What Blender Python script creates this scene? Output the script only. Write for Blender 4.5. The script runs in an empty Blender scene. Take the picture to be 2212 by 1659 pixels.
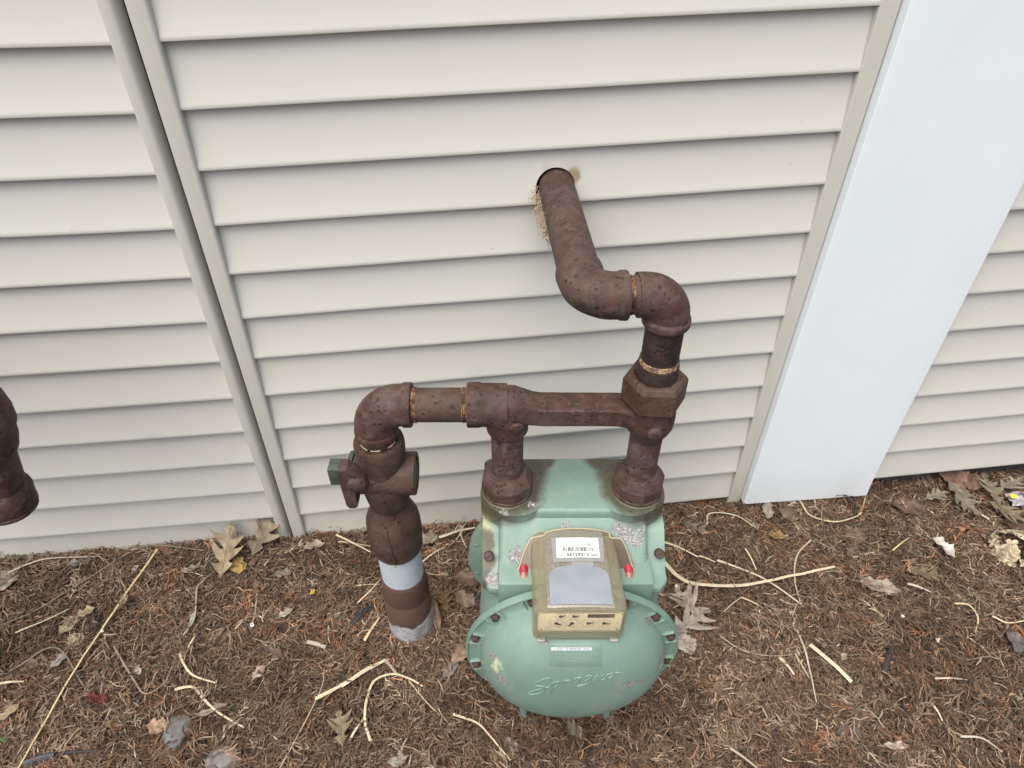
import bpy, bmesh, math, random
import numpy as np
from mathutils import Vector, Matrix, noise as mnoise

random.seed(7)
rng = np.random.default_rng(11)
C = bpy.context.scene.collection
scene = bpy.context.scene

# ------------------------------------------------------------------ camera
F, PITCH, YAW, ROLL = 0.68, 0.71415, 0.11029, 0.00316
CAM = np.array([0.0, -0.92421, 1.22266])
_fw = np.array([math.sin(YAW) * math.cos(PITCH), math.cos(YAW) * math.cos(PITCH), -math.sin(PITCH)])
_r0 = np.array([math.cos(YAW), -math.sin(YAW), 0.0])
_u0 = np.cross(_r0, _fw)
_rt = math.cos(ROLL) * _r0 + math.sin(ROLL) * _u0
_up = -math.sin(ROLL) * _r0 + math.cos(ROLL) * _u0
cam_data = bpy.data.cameras.new("camera")
cam_data.sensor_fit = 'HORIZONTAL'
cam_data.sensor_width = 36.0
cam_data.lens = 36.0 * F
cam_data.clip_start = 0.02
cam_data.clip_end = 3000
cam = bpy.data.objects.new("camera", cam_data)
C.objects.link(cam)
cam.matrix_world = Matrix(((_rt[0], _up[0], -_fw[0], CAM[0]), (_rt[1], _up[1], -_fw[1], CAM[1]),
                           (_rt[2], _up[2], -_fw[2], CAM[2]), (0, 0, 0, 1)))
scene.camera = cam

# ------------------------------------------------------------------ light
SUN_EL, SUN_AZ = math.radians(64), math.radians(215)      # azimuth clockwise from +y: behind the camera
world = bpy.data.worlds.new("World")
scene.world = world
world.use_nodes = True
wn = world.node_tree.nodes
sky = wn.new("ShaderNodeTexSky")
sky.sky_type = 'NISHITA'
sky.sun_disc = False
sky.sun_elevation = SUN_EL
sky.sun_rotation = SUN_AZ
sky.air_density = 1.0
sky.dust_density = 6.0
sky.ozone_density = 1.0
bg = wn["Background"]
bg.inputs["Strength"].default_value = 0.13
world.node_tree.links.new(sky.outputs[0], bg.inputs[0])
sun_data = bpy.data.lights.new("sun", 'SUN')
sun_data.energy = 1.5
sun_data.angle = math.radians(66)
sun_data.color = (1.0, 0.98, 0.95)
sun = bpy.data.objects.new("sun", sun_data)
C.objects.link(sun)
sd = Vector((math.sin(SUN_AZ) * math.cos(SUN_EL), math.cos(SUN_AZ) * math.cos(SUN_EL), math.sin(SUN_EL)))
sun.rotation_euler = sd.to_track_quat('Z', 'Y').to_euler()
scene.view_settings.view_transform = 'Standard'
scene.view_settings.look = 'None'
scene.view_settings.gamma = 1
scene.view_settings.use_curve_mapping = False
scene.view_settings.exposure = 0.86

# ------------------------------------------------------------------ helpers: photo measure -> place
def ray(px, py):
    f = F * 2212
    return CAM, _fw + (px - 1106) / f * _rt - (py - 829.5) / f * _up

def zg(x, y):
    """height of the soil"""
    t = min(1.0, max(0.0, -y / 0.5))
    z = 0.027 - 0.018 * t
    z += 0.010 * max(0.0, min(1.0, (-x - 0.15) / 0.3)) * (1 - t) - .008 * max(0.0, min(1.0, (x - .35) / .25)) * (1 - t)
    z += 0.004 * mnoise.noise(Vector((x * 5, y * 5, 1.3))) + 0.002 * mnoise.noise(Vector((x * 14, y * 14, 4.1)))
    return z

def gpt(px, py, h=0.012):
    c, d = ray(px, py)
    z = 0.03
    for _ in range(6):
        p = c + d * (z - c[2]) / d[2]
        z = zg(p[0], p[1]) + h
    return Vector((p[0], p[1], z))

PSI = math.radians(6.0)
O = np.array([0.16130, -0.27033, 0.0])
AX = np.array([math.cos(PSI), -math.sin(PSI), 0]); AY = np.array([math.sin(PSI), math.cos(PSI), 0])

def lray(px, py):
    c, d = ray(px, py)
    c = c - O
    return np.array([c @ AX, c @ AY, c[2]]), np.array([d @ AX, d @ AY, d[2]])

def to_loc(p):
    q = np.asarray(p) - O
    return Vector((q @ AX, q @ AY, q[2]))

# ------------------------------------------------------------------ helpers: meshes
class MB:
    def __init__(s):
        s.v, s.f, s.c = [], [], []
    def add(s, vs, fs, col=None):
        n = len(s.v)
        s.v += [tuple(p) for p in vs]
        s.f += [tuple(i + n for i in f) for f in fs]
        if col is not None:
            s.c += [col] * len(vs)
    def lathe(s, prof, origin, axis, seg=32, cap=True, phase=0.0, wob=0.0):
        """prof: list of (h, r) along axis"""
        a = Vector(axis).normalized()
        u = a.orthogonal().normalized()
        if abs(a.z) > .9: u = Vector((1, 0, 0))
        w = a.cross(u).normalized(); u = w.cross(a).normalized()
        vs, fs = [], []
        for h, r in prof:
            for i in range(seg):
                t = 2 * math.pi * i / seg + phase
                p = Vector(origin) + a * h + (u * math.cos(t) + w * math.sin(t)) * r
                if wob:
                    p += (u * math.cos(t) + w * math.sin(t)) * wob * mnoise.noise(p * 60)
                vs.append(p)
        m = len(prof)
        for j in range(m - 1):
            for i in range(seg):
                k = (i + 1) % seg
                fs.append((j * seg + i, j * seg + k, (j + 1) * seg + k, (j + 1) * seg + i))
        if cap:
            fs.append(tuple(range(seg))[::-1]); fs.append(tuple((m - 1) * seg + i for i in range(seg)))
        s.add(vs, fs)
    def sweep(s, pts, radii, seg=24, flat=1.0, cap=True, up=None, wob=0.0):
        pts = [Vector(p) for p in pts]
        n = len(pts)
        if not hasattr(radii, '__len__'): radii = [radii] * n
        vs, fs = [], []
        prev = None
        for i, p in enumerate(pts):
            t = (pts[min(i + 1, n - 1)] - pts[max(i - 1, 0)]).normalized()
            if up is not None:
                u = t.cross(Vector(up))
                u = u.normalized() if u.length > 1e-5 else t.orthogonal().normalized()
            elif prev is None:
                u = t.orthogonal().normalized()
            else:
                u = (prev - t * prev.dot(t)).normalized()
            prev = u
            w = u.cross(t)
            for k in range(seg):
                a = 2 * math.pi * k / seg
                d = u * math.cos(a) * radii[i] + w * math.sin(a) * radii[i] * flat
                if wob: d *= 1 + wob * mnoise.noise((p + d) * 60) / radii[i]
                vs.append(p + d)
        for i in range(n - 1):
            for k in range(seg):
                q = (k + 1) % seg
                fs.append((i * seg + k, i * seg + q, (i + 1) * seg + q, (i + 1) * seg + k))
        if cap:
            fs.append(tuple(range(seg))[::-1]); fs.append(tuple((n - 1) * seg + k for k in range(seg)))
        s.add(vs, fs)
    def loft(s, rings, cap=True, closed=True):
        n = len(rings[0]); vs = [p for r in rings for p in r]; fs = []
        for j in range(len(rings) - 1):
            for i in range(n if closed else n - 1):
                k = (i + 1) % n
                fs.append((j * n + i, j * n + k, (j + 1) * n + k, (j + 1) * n + i))
        if cap:
            fs.append(tuple(range(n))[::-1]); fs.append(tuple((len(rings) - 1) * n + i for i in range(n)))
        s.add(vs, fs)
    def box(s, c, size, bev=0.0, rot=None):
        bm = bmesh.new()
        bmesh.ops.create_cube(bm, size=1.0)
        for v in bm.verts:
            v.co = Vector((v.co.x * size[0], v.co.y * size[1], v.co.z * size[2]))
        if bev:
            bmesh.ops.bevel(bm, geom=bm.edges[:], offset=bev, segments=2, affect='EDGES', profile=.6)
        for v in bm.verts:
            if rot is not None: v.co = rot @ v.co
            v.co += Vector(c)
        bm.verts.index_update()
        s.add([v.co.copy() for v in bm.verts], [[v.index for v in f.verts] for f in bm.faces])
        bm.free()
    def mesh(s, name, mat, sharp=40, smooth=True):
        me = bpy.data.meshes.new(name)
        me.from_pydata(s.v, [], s.f)
        if s.c:
            at = me.attributes.new("tint", 'FLOAT_COLOR', 'POINT')
            at.data.foreach_set("color", np.array([(c[0], c[1], c[2], 1) for c in s.c], dtype=np.float32).ravel())
        bm = bmesh.new(); bm.from_mesh(me)
        bmesh.ops.recalc_face_normals(bm, faces=bm.faces[:])
        bm.to_mesh(me); bm.free()
        if smooth:
            me.polygons.foreach_set("use_smooth", [True] * len(me.polygons))
            me.set_sharp_from_angle(angle=math.radians(sharp))
        me.materials.append(mat)
        return me
    def build(s, name, mat, parent=None, sharp=40, smooth=True, label=None):
        o = bpy.data.objects.new(name, s.mesh(name, mat, sharp, smooth))
        C.objects.link(o)
        if parent is not None: o.parent = parent
        if label: o["label"] = label
        return o

def tag(o, label, cat, group=None, kind=None):
    o["label"] = label; o["category"] = cat
    if group: o["group"] = group
    if kind: o["kind"] = kind
    return o

def empty(name, loc, rz=0.0):
    o = bpy.data.objects.new(name, None)
    o.empty_display_size = .05
    C.objects.link(o); o.location = loc; o.rotation_euler = (0, 0, rz)
    return o

def crom(pts, n=8):
    """Catmull-Rom through points"""
    P = [Vector(p) for p in pts]
    if len(P) == 2:
        return [P[0].lerp(P[1], i / n) for i in range(n + 1)]
    P = [P[0] * 2 - P[1]] + P + [P[-1] * 2 - P[-2]]
    out = []
    for i in range(1, len(P) - 2):
        a, b, c, d = P[i - 1:i + 3]
        for k in range(n):
            t = k / n
            out.append(.5 * ((2 * b) + (c - a) * t + (2 * a - 5 * b + 4 * c - d) * t * t + (3 * b - a - 3 * c + d) * t ** 3))
    out.append(P[-2])
    return out

# ------------------------------------------------------------------ materials
class NT:
    def __init__(s, name):
        s.m = bpy.data.materials.new(name); s.m.use_nodes = True
        s.t = s.m.node_tree; s.n = s.t.nodes; s.b = s.n["Principled BSDF"]
        s._pos = None; s._obj = None
    def l(s, a, b): s.t.links.new(a, b)
    def pos(s):
        if s._pos is None: s._pos = s.n.new("ShaderNodeNewGeometry").outputs["Position"]
        return s._pos
    def obj(s):
        if s._obj is None: s._obj = s.n.new("ShaderNodeTexCoord").outputs["Object"]
        return s._obj
    def noise(s, scale, detail=4, rough=.55, vec=None, dist=0.0, off=None):
        n = s.n.new("ShaderNodeTexNoise"); n.inputs["Scale"].default_value = scale
        n.inputs["Detail"].default_value = detail; n.inputs["Roughness"].default_value = rough
        n.inputs["Distortion"].default_value = dist
        v = vec or s.pos()
        if off is not None:
            a = s.n.new("ShaderNodeVectorMath"); a.operation = 'MULTIPLY'; s.l(v, a.inputs[0]); a.inputs[1].default_value = off; v = a.outputs[0]
        s.l(v, n.inputs["Vector"]); return n.outputs["Fac"]
    def voro(s, scale, vec=None, feature='F1'):
        n = s.n.new("ShaderNodeTexVoronoi"); n.inputs["Scale"].default_value = scale; n.feature = feature
        s.l(vec or s.pos(), n.inputs["Vector"]); return n
    def ramp(s, fac, stops, interp='LINEAR'):
        r = s.n.new("ShaderNodeValToRGB"); e = r.color_ramp.elements; r.color_ramp.interpolation = interp
        while len(e) < len(stops): e.new(.5)
        for i, (p, c) in enumerate(stops):
            e[i].position = p
            e[i].color = (c, c, c, 1) if not hasattr(c, '__len__') else (*c, 1)
        s.l(fac, r.inputs[0]); return r.outputs[0]
    def mix(s, fac, a, b, blend='MIX'):
        m = s.n.new("ShaderNodeMix"); m.data_type = 'RGBA'; m.blend_type = blend; m.clamp_factor = True
        for v, i in ((fac, 0), (a, 6), (b, 7)):
            if isinstance(v, (int, float)): m.inputs[i].default_value = v
            elif isinstance(v, tuple): m.inputs[i].default_value = (*v, 1)
            else: s.l(v, m.inputs[i])
        return m.outputs[2]
    def math(s, op, a, b=0.0, c=None, clamp=False):
        m = s.n.new("ShaderNodeMath"); m.operation = op; m.use_clamp = clamp
        for i, v in enumerate((a, b) if c is None else (a, b, c)):
            if isinstance(v, (int, float)): m.inputs[i].default_value = v
            else: s.l(v, m.inputs[i])
        return m.outputs[0]
    def maprange(s, v, a, b, c=0.0, d=1.0, smooth=True):
        m = s.n.new("ShaderNodeMapRange"); m.interpolation_type = 'SMOOTHSTEP' if smooth else 'LINEAR'
        s.l(v, m.inputs[0])
        for i, x in zip((1, 2, 3, 4), (a, b, c, d)): m.inputs[i].default_value = x
        return m.outputs[0]
    def spots(s, pts, noise, amp, vec=None, soft=.35):
        """max over blobs (x,y,z,r) of a rough-edged mask"""
        out = None
        for p in pts:
            d = s.n.new("ShaderNodeVectorMath"); d.operation = 'DISTANCE'
            s.l(vec or s.obj(), d.inputs[0]); d.inputs[1].default_value = p[:3]
            e = s.math('MULTIPLY_ADD', noise, -amp, d.outputs["Value"])
            e = s.math('ADD', e, amp * .5)
            k = s.maprange(e, p[3], p[3] * (1 - soft))
            out = k if out is None else s.math('MAXIMUM', out, k)
        return out
    def sep(s, v, i):
        x = s.n.new("ShaderNodeSeparateXYZ"); s.l(v, x.inputs[0]); return x.outputs[i]
    def bump(s, h, strength=.4, dist=.001, prev=None):
        b = s.n.new("ShaderNodeBump"); b.inputs["Strength"].default_value = strength; b.inputs["Distance"].default_value = dist
        s.l(h, b.inputs["Height"])
        if prev is not None: s.l(prev, b.inputs["Normal"])
        return b.outputs[0]
    def out(s, col=None, rough=.6, normal=None, spec=.5, metal=0.0):
        for v, k in ((col, "Base Color"), (rough, "Roughness"), (normal, "Normal"), (spec, "Specular IOR Level"), (metal, "Metallic")):
            if v is None: continue
            if isinstance(v, (int, float)): s.b.inputs[k].default_value = v
            elif isinstance(v, tuple): s.b.inputs[k].default_value = (*v, 1)
            else: s.l(v, s.b.inputs[k])
        return s.m

def mat_rust(name, base=(.088, .058, .050), dark=(.040, .022, .018), lilac=(.150, .118, .115), red=(.125, .042, .026), lil=.42, redness=.45):
    base, dark, lilac, red = [(c[0] * .80, c[1] * .79, c[2] * .73) for c in (base, dark, lilac, red)]
    t = NT(name)
    n1 = t.noise(22, 5, .6); n2 = t.noise(70, 5, .65); n3 = t.noise(260, 3, .6)
    c = t.mix(t.ramp(n1, [(.38, 0), (.62, 1)]), base, dark)
    c = t.mix(t.math('MULTIPLY', t.ramp(t.noise(11, 4, .6, dist=.4), [(.45, 0), (.62, 1)]), .25), c, (red[0] * .9, red[1] * .9, red[2] * .9))
    c = t.mix(t.math('MULTIPLY', t.ramp(n2, [(.48, 0), (.66, 1)]), lil), c, lilac)
    c = t.mix(t.math('MULTIPLY', t.ramp(t.noise(38, 4, .7, dist=.6), [(.52, 0), (.68, 1)]), redness), c, red)
    v = t.voro(110); pit = t.ramp(v.outputs["Distance"], [(.16, 1), (.34, 0)])
    sel = t.ramp(t.noise(45, 2), [(.46, 0), (.54, 1)])
    pit = t.math('MULTIPLY', pit, sel)
    c = t.mix(t.math('MULTIPLY', pit, .8), c, (.022, .012, .010))
    c = t.mix(t.ramp(n3, [(.3, .28), (.55, 0)]), c, (.02, .012, .01))
    c = t.mix(t.ramp(n3, [(.62, 0), (.8, .35)]), c, (.22, .17, .16))
    h = t.math('SUBTRACT', t.math('MULTIPLY_ADD', n3, .5, n2), pit)
    return t.out(c, t.ramp(n2, [(.3, .55), (.7, .85)]), t.bump(h, .55, .0016), .35)

RUST = mat_rust("rust")
RUST_BROWN = mat_rust("rust_brown", (.092, .060, .046), (.050, .030, .022), (.125, .092, .082), (.11, .048, .026), .4, .3)
RUST_DARK = mat_rust("rust_dark", (.036, .023, .019), (.014, .009, .008), (.075, .060, .055), (.07, .030, .020), .35, .4)
RUST_RED = mat_rust("rust_red", (.105, .058, .046), (.036, .018, .014), (.20, .15, .14), (.13, .038, .022), .6, .6)
RUST_LEG = mat_rust("rust_leg", (.092, .058, .050), (.075, .044, .038), (.150, .125, .130), (.10, .040, .028), .8, .35)
RUST_SLEEVE = mat_rust("rust_sleeve", (.100, .062, .048), (.085, .050, .040), (.115, .078, .064), (.11, .058, .042), .25, .15)

def mat_thread():
    t = NT("thread_sealant")
    n = t.noise(300, 3, .6); n2 = t.noise(60, 3, .6)
    c = t.mix(t.ramp(n, [(.4, 0), (.62, 1)]), (.12, .055, .03), (.44, .30, .165))
    c = t.mix(t.ramp(n2, [(.42, 0), (.56, 1)]), c, (.075, .036, .024))
    return t.out(c, .55, t.bump(n, .6, .001), .4)
THREAD = mat_thread()

def mat_siding(name, base=(.496, .497, .444)):
    t = NT(name)
    n1 = t.noise(2.2, 4, .6, off=(1, 1, 2.5)); n2 = t.noise(120, 3, .6, off=(.08, 1, 1)); n3 = t.noise(380, 2, .5)
    c = t.mix(t.ramp(n1, [(.3, 0), (.7, 1)]), base, tuple(x * k for x, k in zip(base, (.965, .975, .99))))
    c = t.mix(t.ramp(n2, [(.45, 0), (.75, .10)]), c, (.50, .46, .40))
    # mud splash specks low on the wall
    v3 = t.voro(190); sp3 = t.ramp(v3.outputs["Distance"], [(.10, 1), (.22, 0)])
    low = t.maprange(t.math('MULTIPLY_ADD', t.noise(12, 4, .6), .20, t.sep(t.pos(), 2)), .32, .08)
    sel3 = t.ramp(t.noise(48, 3, .6), [(.54, 0), (.62, 1)])
    c = t.mix(t.math('MULTIPLY', t.math('MULTIPLY', sp3, sel3), t.math('MULTIPLY', low, .55)), c, (.20, .16, .12))
    # grime specks
    v = t.voro(34); sp = t.ramp(v.outputs["Distance"], [(.025, 1), (.055, 0)])
    sel = t.ramp(t.noise(5, 3), [(.50, 0), (.57, 1)])
    c = t.mix(t.math('MULTIPLY', t.math('MULTIPLY', sp, sel), .7), c, (.16, .15, .14))
    v2 = t.voro(110); sp2 = t.ramp(v2.outputs["Distance"], [(.03, 1), (.08, 0)])
    sel2 = t.ramp(t.noise(9, 3), [(.56, 0), (.66, 1)])
    c = t.mix(t.math('MULTIPLY', t.math('MULTIPLY', sp2, sel2), .45), c, (.22, .20, .18))
    # splash dirt near the soil, then a painted light falloff
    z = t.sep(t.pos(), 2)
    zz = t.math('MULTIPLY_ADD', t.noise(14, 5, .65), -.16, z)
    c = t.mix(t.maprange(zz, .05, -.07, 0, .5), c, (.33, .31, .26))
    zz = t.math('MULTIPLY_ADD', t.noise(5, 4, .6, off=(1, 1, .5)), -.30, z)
    c = t.mix(t.maprange(zz, .30, -.16, 0, .16), c, (.36, .34, .29))  # wall dimming towards the ground, painted into the siding colour
    # brown stain round the pipe hole
    st = t.spots([(.1905, .006, .797, .016)], t.noise(55, 4, .6), .02, vec=t.pos(), soft=.55)
    c = t.mix(t.math('MULTIPLY', st, .8), c, (.20, .135, .055))
    st = t.spots([(.152, .006, .808, .016), (.188, .006, .802, .024)], t.noise(90, 4, .6), .02, vec=t.pos(), soft=.9)
    c = t.mix(t.math('MULTIPLY', st, .20), c, (.28, .21, .11))
    # grey scuffs on the lower boards
    st = t.spots([(.045, -.012, .40, .07), (.13, -.012, .36, .09), (-.02, -.012, .14, .035), (-.75, -.012, .50, .07), (-.52, -.012, .34, .03)], t.noise(18, 4, .6), .08, vec=t.pos(), soft=.95)
    c = t.mix(t.math('MULTIPLY', st, .35), c, (.36, .37, .37))
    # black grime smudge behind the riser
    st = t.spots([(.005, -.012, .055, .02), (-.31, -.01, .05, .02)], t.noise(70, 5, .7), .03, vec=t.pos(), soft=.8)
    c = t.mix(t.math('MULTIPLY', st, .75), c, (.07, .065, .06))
    nb = t.bump(t.noise(7, 3, .5, off=(1, 1, 1)), .25, .004)
    return t.out(c, .48, t.bump(n2, .10, .0008, nb), .4)
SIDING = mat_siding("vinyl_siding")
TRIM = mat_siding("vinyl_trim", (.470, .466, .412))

def mat_white():
    t = NT("white_trim_paint")
    n = t.noise(4, 4, .6); sp = t.ramp(t.voro(48).outputs["Distance"], [(.02, 1), (.07, 0)])
    sel = t.ramp(t.noise(6, 3), [(.52, 0), (.6, 1)])
    c = t.mix(t.ramp(n, [(.3, 0), (.7, 1)]), (.665, .735, .755), (.640, .712, .738))
    c = t.mix(t.math('MULTIPLY', t.math('MULTIPLY', sp, sel), .35), c, (.40, .42, .44))
    c = t.mix(t.math('MULTIPLY', t.ramp(t.noise(7, 6, .72, off=(1, 1, .4)), [(.5, 0), (.72, 1)]), .16), c, (.50, .545, .55))
    sc = t.ramp(t.noise(60, 3, .6, off=(1.6, 1, .25)), [(.70, 0), (.76, 1)])
    c = t.mix(t.math('MULTIPLY', sc, .14), c, (.36, .38, .40))
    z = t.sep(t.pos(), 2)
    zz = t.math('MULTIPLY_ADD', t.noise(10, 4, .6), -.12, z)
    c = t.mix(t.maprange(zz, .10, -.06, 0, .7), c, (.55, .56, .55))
    return t.out(c, .45, t.bump(t.noise(3, 2), .15, .004), .4)
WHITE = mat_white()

def simple(name, col, rough=.6, spec=.4, var=.25, scale=60, bump=.2, metal=0.0):
    t = NT(name)
    n = t.noise(scale, 4, .6)
    c = t.mix(t.ramp(n, [(.3, 0), (.7, 1)]), tuple(x * (1 - var) for x in col), tuple(min(1, x * (1 + var)) for x in col))
    return t.out(c, rough, t.bump(n, bump, .001) if bump else None, spec, metal)
SHEATH = simple("dark_backing", (.03, .028, .026), .9)

# mint paint: colour plus the chips, corrosion and grime the body carries (object = meter coordinates)
def mat_mint(name, dirt_pts=(), chip_pts=(), yellow_pts=(), brown_chip=(), base=(.160, .254, .207)):
    t = NT(name)
    n1 = t.noise(9, 4, .55, vec=t.obj()); n2 = t.noise(90, 4, .65, vec=t.obj()); n3 = t.noise(240, 3, .6, vec=t.obj())
    c = t.mix(t.ramp(n1, [(.32, 0), (.68, 1)]), base, (base[0] * .84, base[1] * .84, base[2] * .80))
    c = t.mix(t.math('MULTIPLY', t.ramp(t.noise(26, 5, .7, vec=t.obj(), off=(1, 1, .35)), [(.46, 0), (.72, 1)]), .30), c, (.30, .345, .29))
    c = t.mix(t.ramp(n2, [(.5, 0), (.8, .25)]), c, (.20, .29, .245))
    sp = t.ramp(t.voro(75, t.obj()).outputs["Distance"], [(.03, 1), (.09, 0)])
    sel = t.ramp(t.noise(16, 3, vec=t.obj()), [(.54, 0), (.6, 1)])
    c = t.mix(t.math('MULTIPLY', t.math('MULTIPLY', sp, sel), .7), c, (.10, .13, .10))
    fine = t.noise(120, 4, .7, vec=t.obj()); big = t.noise(45, 5, .7, vec=t.obj())
    rough = .46
    h = t.math('MULTIPLY', n2, .15)
    if yellow_pts:
        k = t.spots(yellow_pts, big, .022, soft=.75)
        c = t.mix(t.math('MULTIPLY', k, .8), c, t.mix(t.ramp(fine, [(.4, 0), (.6, 1)]), (.44, .47, .25), (.38, .27, .07)))
    if dirt_pts:
        k = t.spots(dirt_pts, big, .022, soft=.30)
        c = t.mix(t.math('MULTIPLY', k, .93), c, t.mix(t.ramp(fine, [(.35, 0), (.7, 1)]), (.040, .034, .019), (.085, .075, .046)))
    if chip_pts:
        k = t.spots(chip_pts, t.math('ADD', t.math('MULTIPLY', t.noise(75, 4, .7, vec=t.obj()), .6), t.math('MULTIPLY', fine, .5)), .040, soft=.15)
        g = t.ramp(t.noise(420, 3, .7, vec=t.obj()), [(.36, (.085, .088, .085)), (.48, (.18, .18, .17)), (.58, (.27, .27, .258)), (.69, (.60, .60, .57))])
        c = t.mix(k, c, g)
        h = t.math('SUBTRACT', h, t.math('MULTIPLY', k, t.math('MULTIPLY_ADD', t.noise(420, 3, .7, vec=t.obj()), -1.2, 1.2)))
    if brown_chip:
        k = t.spots(brown_chip, t.noise(60, 4, .7, vec=t.obj()), .03, soft=.6)
        k = t.math('MULTIPLY', k, t.ramp(fine, [(.38, .25), (.6, .95)]))
        c = t.mix(k, c, (.50, .50, .33))
    return t.out(c, rough, t.bump(h, .5, .0012), .45)

MINT = mat_mint("mint_paint")
MINT_DULL = mat_mint("mint_paint_dull", base=(.155, .242, .195))

# ------------------------------------------------------------------ ground
def build_ground():
    mb = MB()
    xs = np.concatenate([[-900, -300, -100], np.linspace(-30, -2.2, 12), np.linspace(-2.0, 2.4, 150), np.linspace(2.6, 30, 12), [100, 300, 900]])
    ys = np.concatenate([[-900, -300], np.linspace(-60, -1.6, 16), np.linspace(-1.5, .06, 60), [.3, 1.5, 60, 300, 900]])
    vs = [(x, y, zg(x, y) - .002) for y in ys for x in xs]
    nx = len(xs)
    fs = [(j * nx + i, j * nx + i + 1, (j + 1) * nx + i + 1, (j + 1) * nx + i) for j in range(len(ys) - 1) for i in range(nx - 1)]
    mb.add(vs, fs)
    t = NT("soil")
    n = t.noise(60, 6, .7); n2 = t.noise(240, 4, .7)
    c = t.ramp(n, [(.3, (.012, .009, .007)), (.55, (.035, .024, .017)), (.75, (.085, .058, .040))])
    c = t.mix(t.ramp(n2, [(.55, 0), (.75, .6)]), c, (.13, .09, .06))
    d = t.n.new("ShaderNodeVectorMath"); d.operation = 'DISTANCE'; t.l(t.pos(), d.inputs[0]); d.inputs[1].default_value = (.2, .1, 0)
    far = t.math('ADD', d.outputs["Value"], t.math('MULTIPLY', t.noise(9, 3), .25))
    c = t.mix(t.maprange(far, 1.25, 1.6), c, t.mix(t.ramp(t.noise(150, 5, .75), [(.35, 0), (.65, 1)]), (.050, .034, .023), (.165, .118, .080)))
    m = t.out(c, .95, t.bump(t.math('ADD', n, n2), .9, .006), .2)
    o = mb.build("ground", m, sharp=180)
    o["kind"] = "structure"; o["label"] = "dark garden soil under the brown conifer mulch"
build_ground()

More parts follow.
